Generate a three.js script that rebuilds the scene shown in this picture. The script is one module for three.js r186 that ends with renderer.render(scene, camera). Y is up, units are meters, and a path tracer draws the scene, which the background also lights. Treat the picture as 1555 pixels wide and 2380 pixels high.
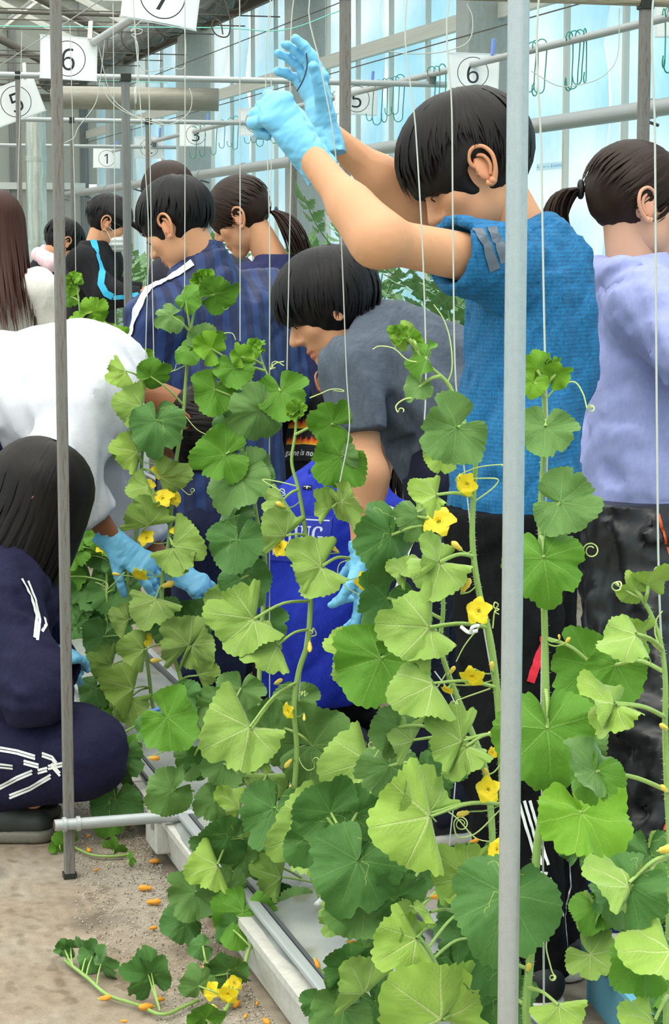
import * as THREE from 'three';
import { mergeGeometries, mergeVertices } from 'three/addons/utils/BufferGeometryUtils.js';
import { ImprovedNoise } from 'three/addons/math/ImprovedNoise.js';
import { RoundedBoxGeometry } from 'three/addons/geometries/RoundedBoxGeometry.js';

// ---------------------------------------------------------------- camera, sky, exposure
const scene = new THREE.Scene();
const renderer = new THREE.WebGLRenderer({ antialias: true });
renderer.toneMapping = THREE.LinearToneMapping;
renderer.toneMappingExposure = 1.28;
renderer.shadowMap.enabled = true;

const FOCAL = 4900, EYE = 1.37, PITCH = 7.21 * Math.PI / 180, YAW = 16.1 * Math.PI / 180;
const camera = new THREE.PerspectiveCamera(2 * Math.atan(1190 / FOCAL) * 180 / Math.PI, 1555 / 2380, 0.05, 200);
const FWD = new THREE.Vector3(Math.sin(YAW) * Math.cos(PITCH), -Math.sin(PITCH), -Math.cos(YAW) * Math.cos(PITCH));
camera.position.set(0, EYE, 0);
camera.lookAt(FWD.x, EYE + FWD.y, FWD.z);
camera.updateMatrixWorld();

// bright overcast sky, three times brighter overhead than at the horizon
{
  const w = 64, h = 32, data = new Float32Array(w * h * 4);
  for (let j = 0; j < h; j++) for (let i = 0; i < w; i++) {
    const el = ((j + .5) / h - .5) * Math.PI, s = Math.max(0, Math.sin(el));
    const L = el > 0 ? (1 + 2 * s) / 3 * 3.1 : 0.5;
    const k = (j * w + i) * 4;
    data[k] = L * 1.0; data[k + 1] = L * .995; data[k + 2] = L * .985; data[k + 3] = 1;
  }
  const sky = new THREE.DataTexture(data, w, h, THREE.RGBAFormat, THREE.FloatType);
  sky.mapping = THREE.EquirectangularReflectionMapping;
  sky.magFilter = sky.minFilter = THREE.LinearFilter;
  sky.needsUpdate = true;
  scene.background = sky; scene.environment = sky;
}
// the sun, veiled by cloud: very wide and weak
const sun = new THREE.DirectionalLight(0xfff6e8, 0.9);
sun.position.set(-3, 14, 2); sun.target.position.set(1.2, 0, -5);
sun.castShadow = true; sun.shadow.radius = 40;
sun.shadow.camera.left = -14; sun.shadow.camera.right = 14; sun.shadow.camera.top = 14; sun.shadow.camera.bottom = -14; sun.shadow.camera.far = 40;
scene.add(sun, sun.target);

// ---------------------------------------------------------------- helpers
let seed = 7;
const rnd = () => { seed = (seed * 1664525 + 1013904223) >>> 0; return seed / 4294967296; };
const rr = (a, b) => a + (b - a) * rnd();
const V = (x, y, z) => new THREE.Vector3(x, y, z);
const RIGHT = V(Math.cos(YAW), 0, Math.sin(YAW)), UPV = new THREE.Vector3().crossVectors(RIGHT, FWD);
// a point of the place from where it is seen and how far off it stands
const at = (px, py, d) => V(0, EYE, 0).addScaledVector(FWD, d).addScaledVector(RIGHT, (px - 777.5) / FOCAL * d).addScaledVector(UPV, -(py - 1190) / FOCAL * d);
const rayOf = (px, py) => at(px, py, 1).sub(V(0, EYE, 0));
const onHeight = (px, py, y) => { const r = rayOf(px, py); return r.multiplyScalar((y - EYE) / r.y).add(V(0, EYE, 0)); };
const onX = (px, py, x) => { const r = rayOf(px, py); return r.multiplyScalar(x / r.x).add(V(0, EYE, 0)); };
const perlin = new ImprovedNoise();
const nz = (x, y, z) => perlin.noise(x + 31.7, y + 17.3, z + 5.1);

const used = {};
const numbered = n => { const k = used[n] = (used[n] ?? -1) + 1; return k ? n + '_' + String(k).padStart(3, '0') : n; };
function shade(o) { o.traverse(m => { if (m.isMesh) { m.castShadow = true; m.receiveShadow = true; } }); return o; }
function thing(name, label, category, group, kind) {
  const o = new THREE.Group(); o.name = numbered(name); scene.add(o);
  o.userData = { label, category };
  if (group) o.userData.group = group;
  if (kind) o.userData.kind = kind;
  return o;
}
function part(name, geo, mat, parent) {
  const m = new THREE.Mesh(geo, mat); m.name = name; m.castShadow = m.receiveShadow = true;
  (parent || scene).add(m); return m;
}
function solo(name, geo, mat, label, category, group, kind) {
  const m = part(numbered(name), geo, mat, scene); m.userData = { label, category };
  if (group) m.userData.group = group;
  if (kind) m.userData.kind = kind;
  return m;
}
function tubeGeo(pts, r, sides = 6, steps = 0, r2 = r, closed = false) {
  const curve = pts.length > 2 ? new THREE.CatmullRomCurve3(pts, closed, 'centripetal') : new THREE.LineCurve3(pts[0], pts[1]);
  const n = steps || (pts.length > 2 ? pts.length * 4 : 1);
  const g = new THREE.TubeGeometry(curve, n, 1, sides, closed);
  const p = g.attributes.position, c = V(0, 0, 0);
  for (let i = 0; i <= n; i++) {
    curve.getPointAt(i / n, c);
    const rad = typeof r === 'function' ? r(i / n) : r + (r2 - r) * i / n;
    for (let j = 0; j <= sides; j++) {
      const k = i * (sides + 1) + j;
      p.setXYZ(k, c.x + (p.getX(k) - c.x) * rad, c.y + (p.getY(k) - c.y) * rad, c.z + (p.getZ(k) - c.z) * rad);
    }
  }
  return g;
}
// a bar with closed ends between two points
function rod(a, b, r, sides = 12) {
  const d = b.clone().sub(a), g = new THREE.CylinderGeometry(r, r, d.length(), sides);
  g.applyQuaternion(new THREE.Quaternion().setFromUnitVectors(V(0, 1, 0), d.clone().normalize()));
  g.translate((a.x + b.x) / 2, (a.y + b.y) / 2, (a.z + b.z) / 2);
  return g;
}
const box = (w, h, d, x = 0, y = 0, z = 0, r = 0) => { const g = r ? new RoundedBoxGeometry(w, h, d, 2, r) : new THREE.BoxGeometry(w, h, d); g.translate(x, y, z); return g; };
const merge = list => mergeGeometries(list.map(g => { const h = g.index ? g.toNonIndexed() : g; for (const k of Object.keys(h.attributes)) if (!['position', 'normal', 'uv'].includes(k)) h.deleteAttribute(k); return h; }));

// ---------------------------------------------------------------- computed textures
function canvasTex(w, h, draw, { repeat, srgb = true } = {}) {
  const c = document.createElement('canvas'); c.width = w; c.height = h;
  draw(c.getContext('2d'), w, h);
  const t = new THREE.CanvasTexture(c);
  if (srgb) t.colorSpace = THREE.SRGBColorSpace;
  t.wrapS = t.wrapT = THREE.RepeatWrapping;
  t.magFilter = THREE.LinearFilter;
  if (repeat) t.repeat.set(...repeat);
  return t;
}
function dataTex(w, h, f, { srgb = true, repeat } = {}) {
  const d = new Uint8Array(w * h * 4);
  for (let j = 0; j < h; j++) for (let i = 0; i < w; i++) {
    const c = f(i / w, j / h, i, j), k = (j * w + i) * 4;
    d[k] = c[0]; d[k + 1] = c[1]; d[k + 2] = c[2]; d[k + 3] = c[3] ?? 255;
  }
  const t = new THREE.DataTexture(d, w, h); if (srgb) t.colorSpace = THREE.SRGBColorSpace;
  t.wrapS = t.wrapT = THREE.RepeatWrapping; t.magFilter = THREE.LinearFilter; t.minFilter = THREE.LinearMipmapLinearFilter; t.generateMipmaps = true;
  if (repeat) t.repeat.set(...repeat);
  t.needsUpdate = true; return t;
}
// noise that repeats over the unit square
const tileN = (u, v, f, s) => { const a = 2 * Math.PI; return perlin.noise(Math.cos(u * a) * f / a + s, Math.sin(u * a) * f / a + v * 0 + s * 1.7, Math.cos(v * a) * f / a + s * .3) * .5 + perlin.noise(Math.sin(v * a) * f / a + s * 2.1, Math.cos(u * a) * f / a - s, Math.sin(u * a) * f / a + 3.3) * .5; };
const clamp = (x, a = 0, b = 1) => Math.min(b, Math.max(a, x));
const lerp = (a, b, t) => a + (b - a) * t;
const mat = (color, o = {}) => new THREE.MeshStandardMaterial({ color, roughness: .6, ...o });
const phys = (color, o = {}) => new THREE.MeshPhysicalMaterial({ color, roughness: .6, ...o });
const grainTex = (base, amp, f = 60, s = 1) => dataTex(256, 256, (u, v) => { const n = tileN(u, v, f, s) * amp + tileN(u, v, 9, s + 4) * amp * .7 + (rnd() - .5) * amp * .6; return base.map(c => clamp(c + n, 0, 255)); });
const galvTex = grainTex([176, 180, 180], 16, 90, 2);
const galv = new THREE.MeshStandardMaterial({ map: galvTex, roughness: .5, metalness: .35 });
const poleTex = grainTex([188, 192, 192], 12, 60, 41); poleTex.repeat.set(1, 34);
const poleMetal = new THREE.MeshStandardMaterial({ map: poleTex, roughness: .34, metalness: .65 });
const dullGalv = new THREE.MeshStandardMaterial({ map: grainTex([120, 122, 120], 30, 70, 6), roughness: .65, metalness: .2 });
// weathered square steel post: grey with rust runs that have their own edges
const rustTex = dataTex(128, 512, (u, v) => {
  const n = tileN(u, v, 12, 3), r = clamp((tileN(u, v, 46, 8) * .6 + n * 1.5 - .2) * 3) * .75, g = (rnd() - .5) * 16 + tileN(u, v, 70, 2) * 14;
  return [lerp(124, 112, r) + g, lerp(122, 90, r) + g, lerp(117, 76, r) + g];
});
rustTex.repeat.set(.5, 7);
const rustyPost = new THREE.MeshStandardMaterial({ map: rustTex, roughness: .7, metalness: .15 });
// ================================================================ the greenhouse
const ROOM = { x0: -5.2, x1: 3.25, z0: -19.6, z1: 4, eave: 2.95, ridgeX: -1, ridge: 4.95 };
function structure(name, label) { const o = new THREE.Group(); o.name = name; scene.add(o); o.userData = { kind: 'structure', label, category: name.split('_')[0] }; return o; }

// ---- concrete floor: worn, mottled, with gritty patches and dark stains of its own
{
  const tex = dataTex(1024, 1024, (u, v) => {
    const big = tileN(u, v, 5, 1.3), mid = tileN(u, v, 16, 4.1), fine = tileN(u, v, 90, 2.2), g = (rnd() - .5) * 20;
    const brown = clamp(.5 + big * 1.6 + mid * .8), stain = clamp((tileN(u, v, 11, 9.4) - .22) * 7) * .5;
    const grit = clamp((tileN(u, v, 60, 6.6) + big * .5 - .25) * 5) * 22;
    const c = [lerp(160, 138, brown), lerp(152, 122, brown), lerp(139, 103, brown)];
    return c.map(x => clamp((x + fine * 22 + mid * 14 + g - grit) * (1 - stain * .5), 0, 255));
  });
  const bump = dataTex(512, 512, (u, v) => { const h = 128 + tileN(u, v, 60, 3) * 110 + tileN(u, v, 14, 5) * 60 + (rnd() - .5) * 50; return [h, h, h]; }, { srgb: false });
  const fm = new THREE.MeshStandardMaterial({ map: tex, bumpMap: bump, bumpScale: .004, roughness: .9 });
  const g = new THREE.BoxGeometry(ROOM.x1 - ROOM.x0 + .4, .2, ROOM.z1 - ROOM.z0 + .4);
  g.translate((ROOM.x0 + ROOM.x1) / 2, -.1, (ROOM.z0 + ROOM.z1) / 2);
  const p = g.attributes.position, uv = g.attributes.uv;
  for (let i = 0; i < p.count; i++) uv.setXY(i, p.getX(i) / 1.9, p.getZ(i) / 1.9);
  const f = part('floor', g, fm); f.userData = { kind: 'structure', label: 'worn mottled concrete floor of the greenhouse', category: 'floor' };
  // dark gritty soil washed along the foot of the bed
}
// ---- ground outside
{
  const g = new THREE.BoxGeometry(120, .2, 120); g.translate(0, -.32, -20);
  const t = grainTex([104, 120, 74], 40, 50, 12); t.repeat.set(40, 40);
  const m = part('ground_outside', g, new THREE.MeshStandardMaterial({ map: t, roughness: 1 })); m.userData = { kind: 'structure', label: 'grassy ground outside the greenhouse', category: 'ground' };
}

// ---- translucent film of the long wall: pale blue, streaked and dusty
const filmTex = dataTex(512, 512, (u, v) => {
  const streak = tileN(u * .5, v, 10, 1.1), cloud = tileN(u, v, 5, 7.7), fine = tileN(u, v, 60, 3.1) + (rnd() - .5) * .15;
  const w = clamp(.45 + streak * 1.1 + cloud * 1.2);
  return [lerp(150, 228, w) + fine * 12, lerp(208, 242, w) + fine * 9, lerp(236, 252, w) + fine * 6].map(c => clamp(c, 0, 255));
});
const film = new THREE.MeshPhysicalMaterial({ map: filmTex, roughness: .8, transmission: .8, thickness: 0, ior: 1.3, side: THREE.DoubleSide });
const glass = new THREE.MeshPhysicalMaterial({ color: 0xf6f8f6, roughness: .06, transmission: 1, thickness: 0, ior: 1.15 });
const concreteTex = grainTex([160, 166, 164], 12, 40, 14); concreteTex.repeat.set(1, 9);
const concrete = new THREE.MeshStandardMaterial({ map: concreteTex, roughness: .85 });
const paleSteel = new THREE.MeshStandardMaterial({ map: grainTex([205, 206, 198], 18, 60, 15), roughness: .6, metalness: .15 });
const darkSteel = new THREE.MeshStandardMaterial({ map: grainTex([92, 88, 80], 30, 60, 16), roughness: .75 });

function wavySheet(w, h, amp, s) { // film sheet in the xy plane with slack folds, 2 mm thick
  const nx = 30, ny = 26, g = new THREE.PlaneGeometry(w, h, nx, ny), p = g.attributes.position, uv = g.attributes.uv;
  for (let i = 0; i < p.count; i++) {
    const x = p.getX(i), y = p.getY(i);
    p.setZ(i, amp * (nz(x * 1.1 + s, y * 3.2 + x * .8, s) + .5 * nz(x * 4 + s, y * 9, 2)));
    uv.setXY(i, (x + s) / 2.6, y / 2.6);
  }
  g.computeVertexNormals(); return g;
}
{ // long wall beside the second bed
  const w = structure('wall_right', 'translucent pale blue film wall with steel studs and heating pipe');
  const X = ROOM.x1, bay = 2.95, zs = []; let k = 0;
  const firstCol = onX(1133, 190, X).z;               // the column behind the sixth sign
  for (let z = firstCol + 5 * bay; z > ROOM.z0 - .5; z -= bay) zs.push(z);
  for (const z of zs) {
    if (z < ROOM.z0 + .2) continue;
    part('column', box(.2, 3.0, .17, X - .02, 1.5, z, .008), concrete, w);
  }
  for (let z = ROOM.z1; z > ROOM.z0; z -= bay) {
    const z2 = Math.max(z - bay, ROOM.z0), g = wavySheet(z - z2, 2.85, .035, z * 1.7 + 60);
    g.rotateY(-Math.PI / 2); g.translate(X + .12, 1.5, (z + z2) / 2);
    part('film_sheet', g, film, w);
  }
  const stud0 = onX(1283, 300, X).z;
  for (let z = stud0 + 12 * .585; z > ROOM.z0; z -= .585) part('stud', box(.022, 2.95, .022, X + .06, 1.475, z), paleSteel, w);
  for (const [y, h, m] of [[2.38, .07, paleSteel], [2.9, .09, darkSteel], [.55, .05, paleSteel]]) part('rail', box(.035, h, ROOM.z1 - ROOM.z0, X + .03, y, (ROOM.z0 + ROOM.z1) / 2), m, w);
  part('kerb', box(.22, .3, ROOM.z1 - ROOM.z0, X + .05, .15, (ROOM.z0 + ROOM.z1) / 2), concrete, w);
  for (const y of [2.62, 2.27]) part('wire', rod(V(X - .12, y, ROOM.z1), V(X - .12, y, ROOM.z0), .003, 5), darkSteel, w);
  // faint blue maker's marks printed on the film
  const mt = canvasTex(256, 32, (c, W, H) => { c.fillStyle = '#d2e6ee'; c.fillRect(0, 0, W, H); c.fillStyle = '#7fb4e0'; c.fillRect(4, 12, 14, 8); c.fillRect(38, 14, 40, 5); c.fillRect(86, 14, 22, 5); c.fillRect(122, 8, 12, 15); for (let i = 0; i < 5; i++) { c.fillRect(142 + i * 15, 10, 10, 12); } c.fillRect(232, 10, 14, 10); });
  const c0 = onX(1290, 386, X + .1), pm = part('film_print', new THREE.PlaneGeometry(.34, .03), new THREE.MeshPhysicalMaterial({ map: mt, roughness: .85, transmission: .7, thickness: 0, side: THREE.DoubleSide }), w);
  pm.rotation.y = -Math.PI / 2; pm.position.set(X + .085, c0.y, c0.z);
}
{ // eave gutter and the rolled dark shade curtain under it
  const t = thing('eave_gutter', 'long dark steel eave gutter along the top of the film wall', 'gutter', null, 'structure');
  part('channel', box(.3, .16, ROOM.z1 - ROOM.z0, ROOM.x1 - .05, 3.0, (ROOM.z0 + ROOM.z1) / 2), darkSteel, t);
  const c = thing('shade_curtain', 'dark grey shade curtain bunched along under the eave gutter', 'curtain');
  const g = tubeGeo(Array.from({ length: 60 }, (_, i) => V(ROOM.x1 - .36 + nz(i * .9, 0, 0) * .03, 2.84 + nz(i * .8, 3, 0) * .05, lerp(-4, ROOM.z0 + .2, i / 59))), t => .085 + nz(t * 70, 1, 1) * .05, 9, 240);
  part('cloth_roll', g, new THREE.MeshStandardMaterial({ map: grainTex([96, 100, 98], 50, 40, 17), roughness: .9 }), c);
  for (let i = 0; i < 22; i++) { const z = lerp(-7, ROOM.z0 + .5, i / 21), x = ROOM.x1 - .36; part('tie', new THREE.TorusGeometry(.115, .006, 5, 16).translate(x, 2.84, z), darkSteel, c); }
}
{ // end wall: posts, panes of clouded glass, a low solid wall
  const w = structure('wall_back', 'glazed end wall of the greenhouse with grey posts');
  const z = ROOM.z0, low = 1.15;
  part('low_wall', box(ROOM.x1 - ROOM.x0, low, .12, (ROOM.x0 + ROOM.x1) / 2, low / 2, z), new THREE.MeshStandardMaterial({ map: grainTex([150, 132, 120], 22, 50, 18), roughness: .9 }), w);
  const cloudy = new THREE.MeshPhysicalMaterial({ color: 0xb4b8b2, roughness: .5, transmission: .75, thickness: 0, ior: 1.4 });
  for (let x = ROOM.x0; x < ROOM.x1 + .1; x += .65) {
    part('post', box(.07, 3.9, .07, x, 1.95, z), dullGalv, w);
    for (const [y0, y1] of [[low, 1.9], [1.93, 2.7], [2.73, 3.6]]) part('pane', box(.585, y1 - y0, .006, x + .325, (y0 + y1) / 2, z), cloudy, w);
  }
  for (const y of [1.91, 2.71, 3.62, low + .03]) part('rail', box(ROOM.x1 - ROOM.x0, .06, .09, (ROOM.x0 + ROOM.x1) / 2, y, z + .01), y > 2.6 ? darkSteel : paleSteel, w);
}
{ // the other long wall and the near end, behind the camera
  const w = structure('wall_left', 'clouded film wall on the far side of the greenhouse');
  for (let z = ROOM.z1; z > ROOM.z0; z -= 2.95) {
    const z2 = Math.max(z - 2.95, ROOM.z0), g = wavySheet(z - z2, 2.85, .03, z * 1.3 + 9);
    g.rotateY(Math.PI / 2); g.translate(ROOM.x0 - .1, 1.5, (z + z2) / 2);
    part('film_sheet', g, film, w); part('stud', box(.12, 2.95, .1, ROOM.x0, 1.475, z), concrete, w);
  }
  const f = structure('wall_front', 'clouded film end wall behind the viewer');
  const g = wavySheet(ROOM.x1 - ROOM.x0, 2.9, .03, 4); g.translate((ROOM.x0 + ROOM.x1) / 2, 1.5, ROOM.z1 + .1); part('film_sheet', g, film, f);
  for (let x = ROOM.x0; x < ROOM.x1; x += 1.4) part('stud', box(.08, 3.9, .08, x, 1.95, ROOM.z1), paleSteel, f);
}
{ // pitched roof of glass panes on bars
  const r = structure('ceiling', 'pitched glass greenhouse roof with thin steel glazing bars'); r.userData.category = 'roof';
  for (const s of [1, -1]) {
    const xe = s > 0 ? ROOM.x1 : ROOM.x0, run = Math.abs(xe - ROOM.ridgeX), rise = ROOM.ridge - ROOM.eave, len = Math.hypot(run, rise), ang = Math.atan2(rise, run);
    const place = (g, along, z, up = 0) => { g.rotateZ(s > 0 ? -ang : ang); const t = along / len; g.translate(lerp(xe, ROOM.ridgeX, t), lerp(ROOM.eave + .08, ROOM.ridge + .08, t) + up, z); return g; };
    const zl = ROOM.z1 - ROOM.z0, step = s > 0 ? .98 : 1.97, nzp = Math.round(zl / step), na = s > 0 ? 6 : 3;
    for (let i = 0; i < nzp; i++) {
      const z = ROOM.z1 - zl * (i + .5) / nzp;
      for (let j = 0; j < na; j++) part('pane', place(box(len / na - .03, .005, zl / nzp - .03), len * (j + .5) / na, z), glass, r);
      part('glazing_bar', place(box(len, .05, .028), len / 2, z + zl / nzp / 2), paleSteel, r);
    }
    for (let j = 1; j < (s > 0 ? 6 : 3); j++) part('purlin', place(box(.035, .05, zl), len * j / (s > 0 ? 6 : 3), (ROOM.z0 + ROOM.z1) / 2, -.04), paleSteel, r);
  }
  part('ridge_beam', box(.12, .12, ROOM.z1 - ROOM.z0, ROOM.ridgeX, ROOM.ridge + .06, (ROOM.z0 + ROOM.z1) / 2), paleSteel, r);
  for (let z = -10.4; z > ROOM.z0; z -= 2.95) { // roof trusses
    part('rafter', rod(V(ROOM.x1 - .1, 2.86, z), V(ROOM.ridgeX, 4.85, z), .035, 8), darkSteel, r);
    part('tie_rod', rod(V(ROOM.x1 - .1, 2.8, z), V(ROOM.x0, 2.8, z), .012, 6), darkSteel, r);
    part('strut', rod(V(1.6, 2.8, z), V(.6, 4.2, z), .02, 6), darkSteel, r);
  }
}
// curtain wires strung across under the roof
for (let i = 0; i < 12; i++) {
  const z = -9.5 - i * .85;
  solo('curtain_wire', rod(V(-3, 2.68 + .03 * (i % 3), z), V(ROOM.x1 - .1, 2.68 + .03 * (i % 3), z), .004, 5), darkSteel, 'thin dark curtain wire strung across under the glass roof', 'wire', 'curtain wires under the roof');
}

// ---- heating pipe on brackets along the wall
{
  const t = thing('heating_pipe', 'thick grey heating pipe with bands running along the film wall', 'pipe');
  const y = 1.83, x = ROOM.x1 - .2;
  part('pipe_run', rod(V(x, y, ROOM.z1), V(x, y, ROOM.z0 + .2), .03, 14), galv, t);
  for (let z = -2; z > ROOM.z0; z -= 1.17) { part('band', rod(V(x, y, z), V(x, y, z - .07), .035, 14), galv, t); part('bracket', rod(V(x, y - .03, z - .1), V(ROOM.x1 - .13, y - .05, z - .1), .006, 6), darkSteel, t); }
}
// ---- silver stove duct with its elbow
{
  const duct = new THREE.MeshStandardMaterial({ map: grainTex([196, 194, 182], 30, 30, 20), roughness: .28, metalness: .8 });
  const t = thing('stove_duct', 'shiny silver upright stove duct by the end wall', 'duct');
  const p = at(84, 400, 13.4), q = at(505, 232, 13.4); p.y = 0; q.y = at(300, 228, 13.4).y;
  const top = q.y, r = .065;
  part('riser', rod(V(p.x, 0, p.z), V(p.x, top - .05, p.z), r, 20), duct, t);
  for (const y of [.9, 1.37, 1.9]) part('joint_band', rod(V(p.x, y, p.z), V(p.x, y + .03, p.z), r + .006, 20), duct, t);
  const h = thing('overhead_duct', 'fat beige horizontal duct hanging behind the bed signs', 'duct');
  const a = at(120, 226, 13.4), b = at(508, 232, 13.4);
  part('duct_run', rod(a, b, .072, 20), new THREE.MeshStandardMaterial({ map: grainTex([146, 142, 130], 10, 30, 22), roughness: .45, metalness: .3 }), h);
  part('strap', rod(a.clone().lerp(b, .5), a.clone().lerp(b, .51), .077, 20), galv, h);
}

// ---- trellis frames: posts, cross pipes, long pipes over each bed
const FRAME_Y = 2.02, FRAME_Z = [-5.34, -8.28, -11.15, -14.05];
const LONG_X = [1.2, 2.8];
FRAME_Z.forEach((z, i) => {
  const t = solo('cross_pipe', rod(V(i ? -1.5 : 1.42, FRAME_Y, z), V(i ? 2.95 : 3.0, FRAME_Y, z), .0125, 10), i ? galv : new THREE.MeshStandardMaterial({ map: grainTex([150, 140, 118], 60, 26, 23), roughness: .7 }),
    ['rust-flecked cross pipe at the top edge, over the central post', 'grey cross pipe level with the raised gloves', 'grey cross pipe passing behind the third sign', 'farthest grey cross pipe, beside the first sign'][i], 'pipe', 'trellis cross pipes');
});
const clampMat = mat(0x33352f, { roughness: .5, metalness: .4 });
function post(name, label, x, z, h, s, m, clampY) {
  const t = thing(name, label, 'post', 'trellis posts'); t.position.set(x, 0, z);
  part('shaft', box(s, h, s, 0, h / 2, 0, s * .14), m, t);
  part('foot_plate', box(s * 1.25, .012, s * 1.25, 0, .006, 0), clampMat, t);
  if (clampY) part('clamp', box(s * 1.35, .032, s * 1.3, 0, clampY, 0, .003), clampMat, t);
  return t;
}
{
  const f = onHeight(162, 2040, 0);
  post('square_post', 'rusty square steel post standing left of the bed in front of the crouching girl', f.x, f.z, 2.6, .0225, rustyPost);
  const c = onHeight(797, 1755, 0);
  post('square_post', 'dark square steel post in front of the boy in the grey T-shirt', c.x, FRAME_Z[0], FRAME_Y - .01, .026, rustyPost, FRAME_Y - .005);
  const r = at(1383, 500, 6.05); post('square_post', 'dark square steel post between the blue T-shirt and the lavender hoodie', onX(1383, 500, r.x).x, FRAME_Z[0], FRAME_Y - .01, .028, rustyPost, FRAME_Y - .005);
  for (const [px, zi, lab, s] of [[294, 1, 'grey post right of the masked student in black', .03], [45, 1, 'thin brown post near the left picture edge, behind the fifth sign', .018], [345, 2, 'thin rust brown post above the brown-haired head', .025], [168, 2, 'thin grey post behind the silver duct', .02], [1056, 2, 'rusty brown post just above the head of the boy in blue', .03], [683, 2, 'rust-banded pole behind the ponytail girl', .03]]) {
    const r2 = rayOf(px, 400), k = FRAME_Z[zi] / r2.z; post('square_post', lab, r2.x * k, FRAME_Z[zi], FRAME_Y, s, zi === 1 && px > 100 ? dullGalv : rustyPost, FRAME_Y);
  }
}
{ // the bright round pole in front of everything
  const t = thing('round_pole', 'bright galvanized round pole standing in front of the boy in blue', 'pole');
  const p = at(1193, 1190, 2.32); t.position.set(p.x, 0, p.z);
  part('tube', rod(V(0, 0, 0), V(0, 2.5, 0), .0118, 32), poleMetal, t);
  part('foot_cap', rod(V(0, 0, 0), V(0, .03, 0), .014, 20), clampMat, t);
}
LONG_X.forEach((x, i) => {
  const t = thing('long_pipe', i ? 'grey pipe hung with green hooks over the second bed' : 'grey pipe running lengthwise above the melon bed, carrying signs five to seven', 'pipe', 'lengthwise pipes over the beds');
  part('pipe_run', rod(V(x, FRAME_Y + .04, i ? -2.2 : -4.4), V(i ? x : x + .2, FRAME_Y + .04, -15.6), .0135, 10), galv, t);
  for (const z of FRAME_Z) if (i || z < -6) part('cross_clamp', box(.03, .045, .026, x + (i ? 0 : (-4.4 - z) * .0179), FRAME_Y + .02, z, .004), dullGalv, t);
});
solo('support_wire', rod(V(1.07, FRAME_Y + .047, -2), V(1.07, FRAME_Y + .047, -14.2), .002, 6), galv, 'thin steel wire along the top of the melon trellis, beside the lengthwise pipe', 'wire');
{ // low galvanized pipe joined to the left post, running under the bed
  const t = thing('ground_pipe', 'low galvanized pipe clamped to the rusty post beside the bed', 'pipe');
  const a = at(120, 1907, 4.59), f = onHeight(162, 2040, 0), b = V(1.0, a.y, f.z + .028);
  a.z = f.z + .028; part('tube', rod(a, b, .0125, 14), galv, t);
  part('tube_end', rod(a.clone().add(V(-.001, 0, 0)), a.clone().add(V(.004, 0, 0)), .0105, 14), mat(0x5a3a28, { roughness: .9 }), t);
  part('clamp_ring', rod(V(f.x - .018, a.y, a.z), V(f.x - .010, a.y, a.z), .0165, 14), galv, t); part('clamp_ring', rod(V(f.x + .012, a.y, a.z), V(f.x + .02, a.y, a.z), .0165, 14), galv, t);
}

// ---- the two growing beds: foam troughs with metal edging, covered in grey sheeting
const foam = new THREE.MeshStandardMaterial({ map: grainTex([194, 191, 182], 18, 60, 24), roughness: .85 });
const sheetTex = dataTex(512, 512, (u, v) => {
  const n = tileN(u, v, 8, 2.7), w = tileN(u, v, 30, 6.1), st = clamp((tileN(u, v, 14, 8.8) - .2) * 5), g = (rnd() - .5) * 8;
  return [lerp(146, 128, st) + n * 40 + w * 12 + g, lerp(150, 128, st) + n * 38 + w * 12 + g, lerp(146, 112, st) + n * 34 + w * 12 + g];
});
const sheeting = new THREE.MeshStandardMaterial({ map: sheetTex, roughness: .38, metalness: .05 });
function bed(name, label, x0, x1, zA, zB, top) {
  const t = thing(name, label, 'planter'); t.position.set(0, 0, 0);
  const side = (x, s) => { // outward leaning foam wall
    const sh = new THREE.Shape([[0, .012], [.05, .012], [.035, top - .015], [-.022 * 1, top - .015], [-.022, top - .03], [-.012, top - .034]].map(p => new THREE.Vector2(p[0] * s, p[1])));
    const n = Math.round((zA - zB) / 1.0);
    for (let i = 0; i < n; i++) {
      const l = (zA - zB) / n, g = new THREE.ExtrudeGeometry(sh, { depth: l - .012, bevelEnabled: false });
      g.translate(x, 0, zB + l * i + .006); part('foam_side', g, foam, t);
    }
  };
  side(x0, 1); side(x1, -1);
  part('base_strip', box(x1 - x0 - .02, .03, zA - zB, (x0 + x1) / 2, .015, (zA + zB) / 2), mat(0x6d6f6c, { roughness: .8 }), t);
  // sagging sheet on top
  const nx = 12, nzs = 90, g = new THREE.PlaneGeometry(x1 - x0 + .03, zA - zB, nx, nzs); g.rotateX(-Math.PI / 2);
  const p = g.attributes.position, uv = g.attributes.uv;
  for (let i = 0; i < p.count; i++) {
    const u = p.getX(i) / (x1 - x0), z = p.getZ(i);
    p.setY(i, .008 * Math.cos(u * Math.PI * 2.0) + .012 * nz(u * 4, z * 3, 1) + .006 * nz(u * 9, z * 11, 4) - (Math.abs(u) > .49 ? .012 : 0));
    uv.setXY(i, p.getX(i) / .8, z / .8);
  }
  g.translate((x0 + x1) / 2, top, (zA + zB) / 2); g.computeVertexNormals(); part('cover_sheet', g, sheeting, t);
  for (const [x, s] of [[x0, 1], [x1, -1]]) { part('edge_rail', box(.022, .012, zA - zB, x + .012 * s, top + .006, (zA + zB) / 2, .004), galv, t); part('edge_groove', box(.008, .01, zA - zB, x + .03 * s, top + .004, (zA + zB) / 2), mat(0x4c4f50, { roughness: .6 }), t); }
  return t;
}
const BED = { x0: .915, x1: 1.235, top: .125 };
const bed1 = bed('planting_bed', 'long white foam planting bed under grey sheeting with the flowering melon vines', BED.x0, BED.x1, -2.0, -9.5, BED.top);
bed('planting_bed', 'second planting bed with tomato plants, behind the girl in the hoodie', 2.15, 2.6, -4.0, -15.5, .14);
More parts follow.
